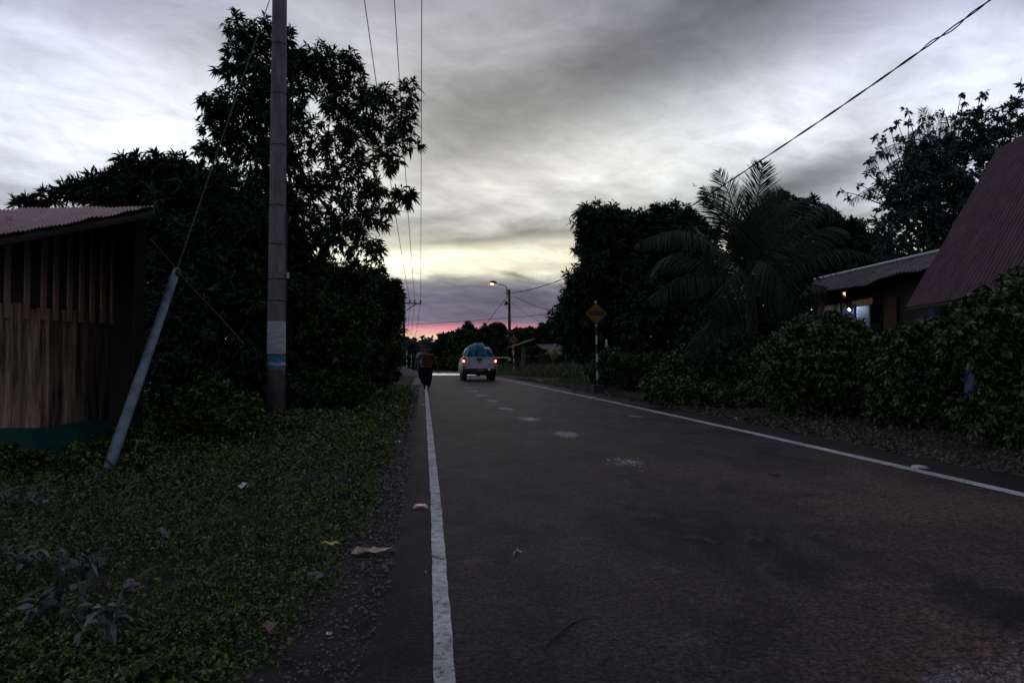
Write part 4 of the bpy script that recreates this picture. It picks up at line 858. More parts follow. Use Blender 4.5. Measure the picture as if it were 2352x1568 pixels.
# ------------------------------------------------------------------ pickup truck
TD = 35.9; tb = G(1101.5, 875.6); tb = np.array([tb[0], tb[1], 0])
truck = empty('pickup_truck', tb, 'dirty white double cab pickup seen from behind with lit tail lamps', 'pickup truck', rz=math.radians(-1.2))
M['body'] = mat('dirty_white_paint', (.27, .26, .26), .5, c2=(.44, .43, .44), scale=2.5, detail=8, bump=.05)
M['glass'] = mat('dark_glass', (.015, .018, .022), .08, spec=.8)
M['chrome'] = mat('chrome', (.6, .6, .62), .25, 1.0)
M['rubber'] = mat('tyre_rubber', (.018, .018, .019), .85)
M['plastic'] = mat('black_plastic', (.02, .02, .022), .7)
W2 = .90
# bed and lower body: lofted side profile with tumblehome, rear at y=0, front at y=5.1
def side_x(z): return np.interp(z, [.45, .6, .95, 1.15, 1.27], [.86, .905, .92, .90, .875])
# one continuous lower body: sections along y
zs = [.46, .60, .78, .95, 1.10, 1.22, 1.27]
secs = [0, .05, .35, .60, 1.35, 1.6, 2.1, 3.3, 3.9, 4.5, 4.95, 5.1]
def sec(y):
    w = np.interp(y, [0, .05, 4.6, 5.1], [.985, 1, 1, .86]); top = np.interp(y, [0, 3.4, 4.6, 5.1], [1.27, 1.22, 1.12, .95]); fl = .055*math.exp(-((y-1.0)/.42)**2)+.065*math.exp(-((y-4.1)/.42)**2)
    P = []
    for z in zs:
        z2 = .46+(z-.46)*(top-.46)/.81; P.append((side_x(z)*w+fl*math.exp(-((z-.78)/.3)**2), z2))
    return P
ys_ = np.linspace(0, 5.1, 36); V = []
for y in ys_:
    P = sec(y); V += [(p[0], y, p[1]) for p in P]+[(-p[0], y, p[1]) for p in reversed(P)]
k = 14; F = []
for i in range(35):
    bed = ys_[i] < 1.5
    for j in range(k):
        if j == 6 and bed: continue
        if j == 13 : continue
        F.append((i*k+j, i*k+(j+1) % k, (i+1)*k+(j+1) % k, (i+1)*k+j))
F.append(tuple(35*k+j for j in range(k)))
mb = MB().add(V, F)
mb.box((0, .78, .76), (1.5, 1.5, .04)); mb.box((-.80, .78, 1.0), (.06, 1.5, .48)); mb.box((.80, .78, 1.0), (.06, 1.5, .48)); mb.box((0, 1.5, 1.0), (1.6, .04, .5))
for s in (-1, 1):  # rear corner posts beside the tailgate
    mb.add([(s*.745, -.012, .62), (s*.90, .0, .62), (s*.90, .0, 1.1), (s*.865, .0, 1.27), (s*.745, -.012, 1.27)], [(0, 1, 2, 3, 4)])
# wheel arches: flares
for y in (1.0, 4.1):
    for s in (-1, 1):
        A = [(s*(.945), y+.46*math.cos(t), .40+.46*math.sin(t)) for t in np.linspace(-.1, math.pi+.1, 14)]; mb.tube(A, .035, 6)
mb.build('body', M['body'], truck, smooth=True)
# tailgate
tgm = MB()
def tgf(a, b):
    x = -.742+1.484*a; z = .66+.60*b; y = -.035-.012*math.sin(b*math.pi)+(.012 if .08 < b < .80 and .06 < a < .94 else 0)*0; return (x, y, z)
tgm.grid(16, 8, tgf); tgm.box((0, -.0, .96), (1.484, .05, .60)); tgm.prism([(-.742, 1.255), (.742, 1.255), (.742, 1.275), (-.742, 1.275)], -.045, .03, 1)
tg = tgm.build('tailgate', M['body'], truck)
MB().add([(x, -.058, z) for x, z in [(-.145, 1.215), (.135, 1.215), (.135, 1.12), (.10, 1.06), (-.11, 1.06), (-.145, 1.12)]]+[(x, -.045, z) for x, z in [(-.145, 1.215), (.135, 1.215), (.135, 1.12), (.10, 1.06), (-.11, 1.06), (-.145, 1.12)]], [(0, 1, 2, 3, 4, 5)]+[(i, i+6, (i+1) % 6+6, (i+1) % 6) for i in range(6)]).build('handle_recess', M['plastic'], tg, bevel=.004)
mb = MB()
for (cx, cz, ang) in [(0, .985, 90), (-.035, .925, 210), (.035, .925, 330)]:
    a = R(ang); L1, w = .045, .022; d1 = (math.cos(a), math.sin(a)); d2 = (-math.sin(a), math.cos(a))
    q_ = [(cx-d1[0]*L1, cz-d1[1]*L1), (cx+d2[0]*w, cz+d2[1]*w), (cx+d1[0]*L1, cz+d1[1]*L1), (cx-d2[0]*w, cz-d2[1]*w)]; mb.prism(q_, -.056, -.047, 1)
mb.build('badge', M['plastic'], tg)
mb = MB()
for x0, n, z in ((-.70, 5, .835), (.50, 5, .865)):
    for i in range(n): mb.box((x0+i*.032, -.05, z), (.02, .006, .03))
mb.build('lettering', M['plastic'], tg)
mb = MB()
for x in (-.54, -.42, -.26, .22, .38, .52): mb.tube([(x, -.050, 1.19+.012*(abs(x) < .5)), (x, -.058, 1.19+.012*(abs(x) < .5))], .017, 8)
mb.build('studs', M['plastic'], tg)
# tail lamps
M['lamp_red'] = mat('red_lens', (.25, .012, .01), .25); M['lamp_lit'] = emis('lit_red_lens', (1, .06, .02), 3); M['lamp_hot'] = emis('lamp_core', (1, .55, .38), 2.6)
for s in (-1, 1):
    prof = [(.752, 1.19), (.80, 1.225), (.865, 1.20), (.90, 1.10), (.90, .96), (.86, .905), (.80, .90), (.755, .95)]
    tl = MB().prism([(s*a, z) for a, z in prof], -.05, .01, 1).build('tail_lamp', M['lamp_red'], truck, bevel=.006)
    MB().prism([(s*a, z) for a, z in [(.768, 1.10), (.885, 1.14), (.888, .975), (.84, .985), (.80, .955), (.768, 1.0)]], -.056, -.045, 1).build('lit_lens', M['lamp_lit'], tl)
    MB().prism([(s*a, z) for a, z in [(.782, 1.085), (.868, 1.115), (.872, 1.0), (.835, 1.01), (.79, 1.0)]], -.060, -.05, 1).build('lamp_core', M['lamp_hot'], tl)
# bumper
mb = MB().prism([(-.16, .70), (-.12, .70), (-.10, .55), (-.14, .52), (-.17, .56)], -.62, .62, 0)
mb = MB(); mb.box((0, -.10, .60), (1.78, .16, .15)); bp_ = mb.build('bumper', M['plastic'], truck, bevel=.03)
MB().box((0, -.17, .695), (1.76, .06, .022)).build('bumper_trim', M['chrome'], bp_, bevel=.005)
for s in (-1, 1): MB().box((s*.80, -.11, .745), (.17, .11, .085)).build('bumper_end', M['plastic'], bp_, bevel=.02)
MB().box((.03, -.188, .59), (.32, .008, .10)).build('number_plate', mat('dirty_plate', (.12, .12, .12), .6), bp_)
MB().box((.49, -.186, .615), (.07, .01, .03)).build('reflector', emis('reflector_glint', (1, .35, .15), .8), bp_)  # not a lamp: the orange glint is put in as emission
# running gear
mb = MB(); mb.box((0, 2.4, .42), (.9, 4.4, .16)); mb.box((0, .15, .45), (1.1, .5, .1)); mb.tube([(-.75, 1.0, .38), (-.14, 1.0, .38), (0, 1.0, .38), (.14, 1.0, .38), (.75, 1.0, .38)], [.05, .06, .15, .06, .05], 12); mb.tube([(-.75, 4.1, .38), (.75, 4.1, .38)], .05, 8); mb.tube([(.28, .1, .36), (.28, 1.4, .38)], .035, 8)
mb.box((0, .3, .5), (1.5, .6, .04)); mb.build('underbody', M['plastic'], truck)
def wheel(x, y):
    w = .25; s = 1 if x > 0 else -1
    mb = MB().tube([(x-w/2, y, .375), (x-w/2+.02, y, .375), (x-w*.3, y, .375), (x+w*.3, y, .375), (x+w/2-.02, y, .375), (x+w/2, y, .375)], [.30, .355, .375, .375, .355, .30], 28)
    o = mb.build('wheel', M['rubber'], truck, smooth=True)
    MB().tube([(x+s*(w/2-.01), y, .375), (x+s*(w/2+.012), y, .375), (x+s*(w/2+.016), y, .375)], [.21, .20, .05], 20).build('rim', mat('grey_rim', (.25, .25, .26), .4, .6), o)
    MB().box((x, y-.48, .42), (w+.04, .02, .32)).build('mud_flap', M['plastic'], truck)
for y in (1.0, 4.1):
    for x in (-.765, .765): wheel(x, y)
# cab
cy = [1.52, 1.80, 3.05, 3.75]
cabf = MB()
def cs(y, w0, w1, z1): return [(-w0, y, 1.20), (-w1, y, z1), (-w1*.86, y, z1+.05), (w1*.86, y, z1+.05), (w1, y, z1), (w0, y, 1.20)]
V = cs(1.52, .84, .80, 1.24)+cs(1.72, .84, .66, 1.70)+cs(2.7, .85, .66, 1.74)+cs(3.0, .86, .67, 1.70)+cs(3.85, .84, .80, 1.22)
F = [(i*6+j, i*6+j+1, (i+1)*6+j+1, (i+1)*6+j) for i in range(4) for j in range(5)]
cab = cabf.add(V, F).build('cab', M['body'], truck, smooth=False, bevel=.02)
gl = MB(); gl.add([(-.79, 1.52, 1.28), (.79, 1.52, 1.28), (.635, 1.685, 1.68), (-.635, 1.685, 1.68)], [(0, 1, 2, 3)]); gl.build('rear_window', M['glass'], cab)
for s in (-1, 1):
    for (a, b) in ((1.85, 2.62), (2.70, 3.45)):
        MB().add([(s*.846, a, 1.26), (s*.85, b, 1.26), (s*.70, b-.25 if b > 3 else b, 1.64), (s*.70, a+.05, 1.64)], [(0, 1, 2, 3)]).build('side_window', M['glass'], cab)
    MB().box((s*.99, 3.35, 1.30), (.2, .10, .16)).build('wing_mirror', M['plastic'], truck, bevel=.03)
# roll bar behind the cab
rbm = MB().tube([(-.74, 1.35, 1.25), (-.73, 1.36, 1.55), (-.62, 1.38, 1.74), (-.5, 1.38, 1.79), (.5, 1.38, 1.79), (.60, 1.38, 1.76), (.70, 1.36, 1.58), (.74, 1.35, 1.25)], .028, 8).tube([(-.78, .05, 1.29), (-.78, 1.4, 1.29)], .022, 6).tube([(.78, .05, 1.29), (.78, 1.4, 1.29)], .022, 6)
rbm.build('roll_bar', M['chrome'], truck, smooth=True)
# tarpaulin covered load
prof = [(-.75, 1.24), (-.72, 1.34), (-.67, 1.46), (-.65, 1.66), (-.62, 1.80), (-.47, 1.91), (-.24, 1.99), (.05, 2.005), (.18, 1.98), (.26, 1.87), (.29, 1.76)]
prof2 = [(-.20, 1.30), (.02, 1.48), (.12, 1.60), (.22, 1.70), (.34, 1.73), (.50, 1.73), (.60, 1.71), (.67, 1.62), (.71, 1.48), (.755, 1.30), (.76, 1.24)]
def lump(pf, y0, y1, seed):
    xs_ = np.linspace(pf[0][0], pf[-1][0], 70); top = np.interp(xs_, [p[0] for p in pf], [p[1] for p in pf]); V = []; nv = 46
    for i, x in enumerate(xs_):
        for j in range(nv):
            v = j/(nv-1); a = math.pi*v; y = (y0+y1)/2-math.cos(a)*(y1-y0)/2; prf = min(1, math.sin(a)**.38 if v < .5 else math.sin(a)**.5)
            h = top[i]-.98; fold = 1.9*.016*math.sin(x*16+seed+3*prf+1.5*math.sin(prf*5+seed))+1.9*.018*(abs(math.sin(x*5.5+prf*3.2+seed))**.35-.7)+1.6*.010*math.sin(x*37+prf*9+seed)
            V.append((x+.02*math.sin(prf*7+seed), y+fold*(2.2 if v < .5 else 1)-.02*math.sin(x*9+seed), .98+h*prf+fold*.5))
    return V, [(i*nv+j, (i+1)*nv+j, (i+1)*nv+j+1, i*nv+j+1) for i in range(69) for j in range(nv-1)]
mb = MB(); mb.add(*lump(prof, .12, 1.32, 1.3)); mb.add(*lump(prof2, .06, .95, 4.1)); mb.add(*lump([(-.745, 1.22), (-.70, 1.36), (-.62, 1.42), (-.52, 1.40), (-.44, 1.30), (-.38, 1.22)], .04, .45, 2.2)); mb.add(*lump([(-.6, 1.2), (-.3, 1.31), (0, 1.30), (.4, 1.31), (.7, 1.24)], .05, .7, 7.7))
tpo = mb.build('tarpaulin_load', mat('blue_tarpaulin', (.008, .075, .14), .5, c2=(.018, .13, .21), scale=4, spec=.3), loc=tb, smooth=True); tpo.rotation_euler.z = truck.rotation_euler.z
tag(tpo, 'bulging load under a blue tarpaulin in the pickup bed', 'tarpaulin')

# ------------------------------------------------------------------ people
def skin_obj(name, verts, edges, radii, m, parent, sub=2, root=0):
    me = bpy.data.meshes.new(name); me.from_pydata([tuple(float(c) for c in v) for v in verts], edges, []); o = bpy.data.objects.new(name, me); COL.objects.link(o)
    sk = o.modifiers.new('skin', 'SKIN'); sk.use_smooth_shade = True
    for i, r in enumerate(radii):
        d = me.skin_vertices[0].data[i]; d.radius = (r, r) if np.isscalar(r) else r; d.use_root = (i == root)
    s = o.modifiers.new('sub', 'SUBSURF'); s.levels = sub; s.render_levels = sub
    bpy.context.view_layer.update(); dg = bpy.context.evaluated_depsgraph_get(); me2 = bpy.data.meshes.new_from_object(o.evaluated_get(dg)); bpy.data.objects.remove(o); me2.name = name
    me2.materials.clear(); me2.materials.append(m); me2.shade_smooth(); o = bpy.data.objects.new(name, me2); COL.objects.link(o); o.parent = parent; return o
M['skin'] = mat('brown_skin', (.07, .04, .025), .6, var=.08); M['hair'] = mat('black_hair', (.008, .007, .007), .6); M['red_top'] = mat('red_blouse', (.06, .011, .008), .85, var=.2, bump=.2); M['dark_cloth'] = mat('dark_trousers', (.006, .006, .008), .95, spec=.1); M['pale_shirt'] = mat('pale_shirt', (.2, .22, .24), .85); M['jeans'] = mat('dark_jeans', (.010, .012, .02), .95, spec=.1); M['shoe'] = mat('sandal', (.02, .018, .016), .7); M['eye'] = mat('eye', (.3, .3, .3), .3)
def person(label, loc, H, stout, feet, hands, top_m, low_m, long_hair, rz=0):
    """faces -Y (the camera). feet: two (x, y, lift), hands: two (x, y, z) in units of H"""
    root = empty('person', loc, label, 'person', rz=rz); w = stout
    V = [(0, 0, .52)]; E = []; Rr = [(.095*w, .072*w)]
    def add(p, v, r): V.append(v); E.append((p, len(V)-1)); Rr.append(r if not np.isscalar(r) else (r, r)); return len(V)-1
    waist = add(0, (0, 0, .61), (.078*w, .06*w)); chest = add(waist, (0, .004, .715), (.092*w, .066*w)); sh = add(chest, (0, .004, .795), (.07*w, .045)); neck = add(sh, (0, -.002, .845), .029); jaw = add(neck, (0, -.014, .885), (.036, .04)); head = add(jaw, (0, -.004, .93), (.044, .052)); crown = add(head, (0, .004, .972), (.03, .036))
    add(head, (0, -.058, .915), .009)
    palms = []
    for s, hd in zip((-1, 1), hands):
        a = add(sh, (s*.105*w, .004, .79), .032); hx, hy, hz = hd; el = add(a, ((s*.105*w+hx)/2+s*.018, (hy)/2+.012, (.79+hz)/2+.005), .024); wr = add(el, (hx, hy, hz), .015)
        dv = nrm(np.array([hx-(s*.105*w), hy-.0, hz-.79])); pm = add(wr, tuple(np.array([hx, hy, hz])+dv*.03), (.012, .022)); base = np.array(V[pm])
        for f, (o_, l_) in enumerate(((-.018, .040), (-.006, .046), (.006, .043), (.017, .034))):
            k1 = base+dv*.022+np.array([0, o_, 0]); j1 = add(pm, tuple(k1), .0058); j2 = add(j1, tuple(k1+dv*l_*.5+np.array([-s*.004, 0, 0])), .0052); add(j2, tuple(k1+dv*l_+np.array([-s*.012, 0, 0])), .0045)
        t1 = add(wr, tuple(np.array([hx, hy-.018, hz])+dv*.014), .0065); add(t1, tuple(np.array([hx-s*.004, hy-.030, hz])+dv*.036), .0055)
    legs = []
    for s, ft in zip((-1, 1), feet):
        hp = add(0, (s*.05*w, 0, .48), .058*w); fx, fy, fz_ = ft; kn = add(hp, ((s*.05*w+fx)/2, fy*.5-.025, .27+fz_*.5), .040*w**.5); an = add(kn, (fx, fy+.012, .045+fz_), .022); hl_ = add(an, (fx, fy+.02, .018+fz_), .018); add(hl_, (fx*1.05, fy-.055, .012+fz_), (.018, .012)); legs.append((hp, kn, an))
    S_ = lambda L_: [tuple(c*H for c in v) for v in L_]
    rs = [(r[0]*H, r[1]*H) for r in Rr]
    skin_obj('body', S_(V), E, rs, M['skin'], root, 2)
    # blouse / shirt
    g = .009; tv = [V[0], V[waist], V[chest], V[sh]]; te = [(0, 1), (1, 2), (2, 3)]; tr = [(Rr[0][0]+g*1.6, Rr[0][1]+g*1.6), (Rr[waist][0]+g*1.4, Rr[waist][1]+g*1.4), (Rr[chest][0]+g, Rr[chest][1]+g), (Rr[sh][0]+g, Rr[sh][1]+g)]
    for s, hd in zip((-1, 1), hands):
        a = np.array((s*.105*w, .004, .79)); e_ = np.array(((a[0]+hd[0])/2+s*.018, hd[1]/2+.012, (.79+hd[2])/2+.005)); tv.append(tuple(a)); te.append((3, len(tv)-1)); tr.append((.040, .040)); tv.append(tuple(a+(e_-a)*.72)); te.append((len(tv)-2, len(tv)-1)); tr.append((.036, .036))
    skin_obj('blouse' if long_hair else 'shirt', S_(tv), te, [(r[0]*H, r[1]*H) for r in tr], top_m, root, 2)
    pv = [(0, 0, .53)]; pe = []; pr = [(Rr[0][0]+.006, Rr[0][1]+.006)]
    for (hp, kn, an), s in zip(legs, (-1, 1)):
        k0 = len(pv); pv += [V[hp], V[kn], tuple(np.array(V[an])+np.array([0, 0, .05]))]; pe += [(0, k0), (k0, k0+1), (k0+1, k0+2)]; pr += [(.078*w, .070*w), (.066*w, .062*w), (.050, .050)]
    skin_obj('trousers', S_(pv), pe, [(r[0]*H, r[1]*H) for r in pr], low_m, root, 2)
    for (hp, kn, an) in legs:
        a = V[an]; mb = MB().grid(10, 12, lambda q, t: ((a[0]+.026*math.sin(t*6.2832)*math.sin(q*math.pi))*H, (a[1]-.028-.062*math.cos(q*math.pi))*H, max(.001, (a[2]-.045+.018+.024*math.cos(t*6.2832)*math.sin(q*math.pi))*H))); mb.build('shoe', M['shoe'], root, smooth=True)
    hv = [(0, .012, .945), (0, .006, .975), (0, .030, .905)]; he = [(0, 1), (0, 2)]; hr = [(.050, .050), (.034, .038), (.036, .030)]
    if long_hair: hv.append((0, .045, .86)); he.append((2, 3)); hr.append((.024, .018))
    skin_obj('hair', S_(hv), he, [(r[0]*H, r[1]*H) for r in hr], M['hair'], root, 2)
    for s in (-1, 1): MB().tube([(s*.016*H, -.052*H, .931*H), (s*.016*H, -.056*H, .931*H)], .005*H, 8).build('eye', M['eye'], root)
    return root
p1 = G(979.5, 897.5); person('stout walker in a dull red blouse and dark trousers on the white line', p1, 1.61, 1.28, [(-.04, .10, .035), (.04, -.10, 0)], [(-.185, -.05, .47), (.245, .06, .46)], M['red_top'], M['dark_cloth'], True, rz=R(-3))
p2 = G(971.5, 882.5); person('walker in a pale shirt and dark jeans, half hidden by the red blouse', p2, 1.74, 1.22, [(-.055, .12, .03), (.05, -.10, 0)], [(-.19, -.06, .47), (.19, .06, .46)], M['pale_shirt'], M['jeans'], False, rz=R(-3))

# bird
bd = at(1595, 427, 55)
mb = MB().tube([(-.09, 0, 0), (0, 0, .02), (.12, 0, 0)], [.01, .035, .008], 8)
mb.add([(-.03, 0, .02), (.05, 0, .02), (-.10, .05, .22), (-.13, .05, .20)], [(0, 1, 2, 3)]).add([(-.03, 0, .02), (.05, 0, .02), (.20, -.1, .02), (.17, -.12, -.01)], [(0, 1, 2, 3)])
ob = mb.build('bird', M['black_symbol'], loc=bd); ob.modifiers.new('t', 'SOLIDIFY').thickness = .008; tag(ob, 'tiny dark bird gliding in the sky left of the palm', 'bird')

# ------------------------------------------------------------------ litter on the ground
def gpt(px, py, dz=.0):
    p = G(px, py); left = p[0] < lx(p[1])-.62; p = G(px, py, .055) if left else p; return np.array([p[0], p[1], (gz(p[0], p[1])+.05 if left else gz(p[0], p[1]) if (p[0] < lx(p[1])-.3 or p[0] > rx(p[1])+.8) else .004)+dz])
def stud(px, py, w, label, red=True):
    p = gpt(px, py); o = empty('road_stud', p, label, 'road stud', 'reflective road studs beside the edge lines'); s = w/1568*np.dot(p-CAM, FWD)/.12
    s = max(.8, min(2.2, s))
    prof = [(-.06, 0), (-.045, .018), (-.03, .022), (.03, .022), (.045, .018), (.06, 0)]
    MB().prism([(a*s, b*s) for a, b in prof], -.045*s, .045*s, 1).build('housing', M['pale_paint'], o, bevel=.003)
    if red: MB().box((0, -.046*s, .011*s), (.06*s, .004, .012*s)).box((0, -.02*s, .0225*s), (.06*s, .045*s, .003)).build('reflector', mat('red_reflector', (.3, .015, .02), .3), o)
stud(966, 1166, 34, 'nearest white road stud with a red reflector, left of the line')
stud(2112, 1075, 30, 'white road stud by the right line near the frame edge', False)
stud(1362, 914.5, 15, 'small white road stud below the near bump sign', False)
stud(973, 931.5, 12, 'tiny road stud left of the line below the walkers', False)
wp = mat('white_litter', (.55, .56, .60), .6); 
rag('crumpled_bag', gpt(563, 1124, .01), (.045, .035, .03), wp, 5, 'crumpled white plastic bag in the middle of the weeds', 'litter')
rag('paper_scrap', gpt(912, 1013, .005), (.045, .04, .012), wp, 8, 'flat white scrap at the verge between stud and walkers', 'litter')
rag('paper_scrap', gpt(905, 935, .005), (.10, .07, .04), wp, 9, 'white crumpled scrap farther up the left verge', 'litter')
rag('paper_scrap', gpt(874, 901, .005), (.08, .06, .03), wp, 11, 'small white scrap close to the dark tree foot', 'litter')
rag('paper_scrap', gpt(756, 1450, .005), (.012, .011, .006), wp, 12, 'tiny white scrap low on the weedy verge', 'litter')
rag('paper_scrap', gpt(1240, 873.8, .005), (.17, .12, .04), wp, 13, 'white scrap on the far right verge beyond the near sign', 'litter')
rag('paper_scrap', gpt(1690, 962, .01), (.05, .045, .03), wp, 14, 'white scrap under the hedge on the right verge', 'litter')
def leafobj(name, p, pts, m, label, cat, up=.02, rz=0, group=None):
    n = len(pts); V = [(x, y, .004+up*math.sin(i*1.7)**2) for i, (x, y) in enumerate(pts)]; c = (sum(x for x, y in pts)/n, sum(y for x, y in pts)/n, up*.9)
    mb = MB().add(V+[c], [(i, (i+1) % n, n) for i in range(n)]); o = mb.build(name, m, loc=p); o.rotation_euler.z = rz; s = o.modifiers.new('t', 'SOLIDIFY'); s.thickness = .0015; return tag(o, label, cat, group)
leafobj('fallen_leaf', gpt(758, 1251, .012), [(-.06, .03), (-.03, .035), (.0, .02), (.03, .03), (.055, .012), (.03, -.01), (.015, -.04), (-.005, -.01), (-.03, .01)], mat('yellow_leaf', (.42, .33, .03), .5), 'bright yellow fallen leaf at the edge of the weeds', 'leaf', .015)
leafobj('food_wrapper', gpt(850, 1274, .012), [(-.11, .03), (-.08, .05), (-.03, .03), (.02, .05), (.07, .03), (.12, .045), (.08, .005), (.03, -.02), (-.02, -.03), (-.07, -.01)], mat('foil_wrapper', (.16, .05, .035), .35, c2=(.55, .42, .30), scale=22), 'crumpled red and cream wrapper beside the asphalt edge', 'wrapper', .035)
leafobj('fallen_leaf', gpt(615, 1455, .02), [(-.04, .035), (-.01, .03), (.025, .045), (.04, .02), (.01, -.03), (-.01, -.01)], mat('brown_leaf', (.13, .055, .045), .6), 'reddish brown dead leaf low among the weeds', 'leaf', .03)
dl = mat('straw_leaf', (.35, .31, .25), .6)
leafobj('fallen_leaf', gpt(1182, 1274, .0), [(-.012, -.03), (0, -.005), (.012, .035), (.004, .03), (-.006, 0)], dl, 'pale narrow leaf, left one of a pair on the asphalt', 'leaf', .012)
leafobj('fallen_leaf', gpt(1192, 1270, .0), [(-.012, .03), (-.004, .045), (.004, .02), (.016, -.035), (.004, -.02), (-.008, 0)], dl, 'pale narrow leaf, right one of a pair on the asphalt', 'leaf', .012)
leafobj('fallen_leaf', gpt(978, 1317, .0), [(-.004, -.015), (.005, 0), (.003, .02), (-.004, .01)], dl, 'tiny straw coloured leaf left of the line near the camera', 'leaf', .006)
tw = [G(x, y, .008+.004*math.sin(i)) for i, (x, y) in enumerate([(1250, 1486), (1262, 1470), (1285, 1450), (1310, 1432), (1335, 1421), (1362, 1418)])]
tag(MB().tube(tw, [.0025, .004, .0045, .004, .003, .002], 6).build('twig', M['bark']), 'curved dark twig lying on the asphalt near the camera', 'twig')
tag(MB().tube([G(1764, 1088, .01), G(1780, 1090, .012), G(1792, 1092, .01)], .006, 6).build('twig', M['bark']), 'short dark twig on the far lane asphalt', 'twig')
tag(MB().tube([G(1248, 873.5, .08), G(1268, 871, .12), G(1289, 868.5, .16)], .022, 6).build('stick', mat('pale_stick', (.18, .16, .12), .8)), 'pale stick lying on the far right verge', 'stick')
# ------------------------------------------------------------------ ground cover, gravel, litter
def scatter(n, x0, x1, y0, y1, py=1.0, fx=None):
    y = y0*(y1/y0)**rng.random(n) if py == 1 else rng.uniform(y0, y1, n); x = rng.uniform(0, 1, n); return x, y
gzv = np.vectorize(gz); lxv = np.vectorize(lx); rxv = np.vectorize(rx)
# weeds on the left bank
n = 130000; y = 1.4*(26/1.4)**rng.random(n)
lw = np.maximum(2.2, y*.95+.8); x = -.34-.05*np.sin(y*5)-.08*np.sin(y*2.1)-lw*rng.random(n)
keep = rng.random(n) < np.clip((-x-(.27+.34*np.clip((4.3-y)/2.2, 0, 1)))*3+.12, 0, 1)*np.clip(.85+.7*np.sin(x*3.1+y*1.7)*np.cos(y*2.3-x), .3, 1); x, y = x[keep], y[keep]
cl = np.clip(.5+.5*np.sin(x*9+2*np.sin(y*5))*np.cos(y*8+1.5*np.sin(x*6))+.35*np.sin(x*21-y*17), 0, 1.2)*np.where(rng.random(len(x)) < .9, 1, 1.7)*(.45+.55*np.clip(((x+3.0)/1.3)**2+((y-5.0)/1.6)**2, 0, 1))
hgt = (.008+(.015+.075*cl)*rng.random(len(x))**.8*(1+.6*np.sin(x*2.3)*np.cos(y*1.9)))*np.clip(.6-x*.25, .6, 1.8)
P = np.stack([x, y, gzv(x, y)+hgt], 1); sc = np.clip(y/7, .55, 2.2)[:, None]
V1, Q1 = leaves(P, nrm(np.array([0, 0, .8])+rng.normal(size=P.shape)*.35), 4, .032, .021, 1.1, .1, .25, .6)
c4 = np.repeat(P, 16, 0); V1 = c4+(V1-c4)*np.repeat(sc, 16, 0)
tag(fast_mesh('ground_weeds', V1, Q1, M['leaf_weed']), 'low leafy weeds covering the left bank', 'ground cover', kind='stuff')
# taller blades and grass tufts
def blades(P, ln, lean=.5):
    n = len(P); a = rng.random(n)*6.283; d = np.stack([np.cos(a)*lean*rng.random(n), np.sin(a)*lean*rng.random(n), np.ones(n)], 1); s = np.stack([-np.sin(a), np.cos(a), 0*a], 1)
    l = ln*rng.uniform(.5, 1.2, (n, 1)); w = np.minimum(l*.03, .0035+.010*np.clip(P[:, 1:2]-6, 0, 10)/10)
    V = np.stack([P-s*w, P+s*w, P+d*l*.6+s*w*.8, P+d*l*1.0+np.array([0, 0, -.1])*l+d*np.array([.35, .35, 0])*l], 1).reshape(-1, 3); return V, np.arange(n*4).reshape(-1, 4)
n = 26000; y = 17*(66/17)**rng.random(n); x = rxv(y)+.9+rng.random(n)**1.4*(4.5+y*.06)
t_ = x-rxv(y); hh = np.clip((t_-1.6)*.33, .08, 1.0)*(.6+.5*np.sin(x*1.1+y*.4)); P = np.stack([x, y, 0*x], 1); V1, Q1 = blades(P, np.clip(hh, .05, .95)[:, None])
n = 7000; y2 = 20*(64/20)**rng.random(n); x2 = lxv(y2)-.6-rng.random(n)*1.8; P2 = np.stack([x2, y2, 0*x2], 1); V2, Q2 = blades(P2, np.full((n, 1), .16))
n = 9000; y3 = 1.8*(16/1.8)**rng.random(n); x3 = -1.0-rng.random(n)*y3*.7; P3 = np.stack([x3, y3, gzv(x3, y3)], 1); V3, Q3 = blades(P3, (.04+.13*rng.random((n, 1))**2.5)*np.clip(y3[:, None]/5, .6, 1), 1.1)
V = np.concatenate([V1, V2, V3]); Q = np.concatenate([Q1, Q2+len(V1), Q3+len(V1)+len(V2)]); tag(fast_mesh('verge_grass', V, Q, M['grass']), 'rough grass growing along both verges', 'grass', kind='stuff')
# loose dry leaves on the right verge and the left gravel strip
n = 11000; y = 5*(40/5)**rng.random(n); x = rxv(y)+.72+rng.exponential(.8, n); n2_ = 2600; y2 = 1.6*(20/1.6)**rng.random(n2_); x2 = lxv(y2)-.30-np.abs(rng.normal(0, .38, n2_))-.12*np.clip(3-y2, 0, 2)
x = np.concatenate([x, x2]); y = np.concatenate([y, y2]); P = np.stack([x, y, np.maximum(gzv(x, y), -.005)+.012], 1)
V, Q = leaves(P, nrm(np.array([0, 0, .3])+rng.normal(size=P.shape)), 1, .038, .022, 1.2, .0); c4 = np.repeat(P, 4, 0); V = c4+(V-c4)*np.repeat(np.clip(y/6, .45, 1.8), 4)[:, None]; V[:, 2] = np.maximum(V[:, 2], .002)
tag(fast_mesh('leaf_litter', V, Q, M['litter']), 'dry fallen leaves and debris along both road edges', 'leaf litter', kind='stuff')
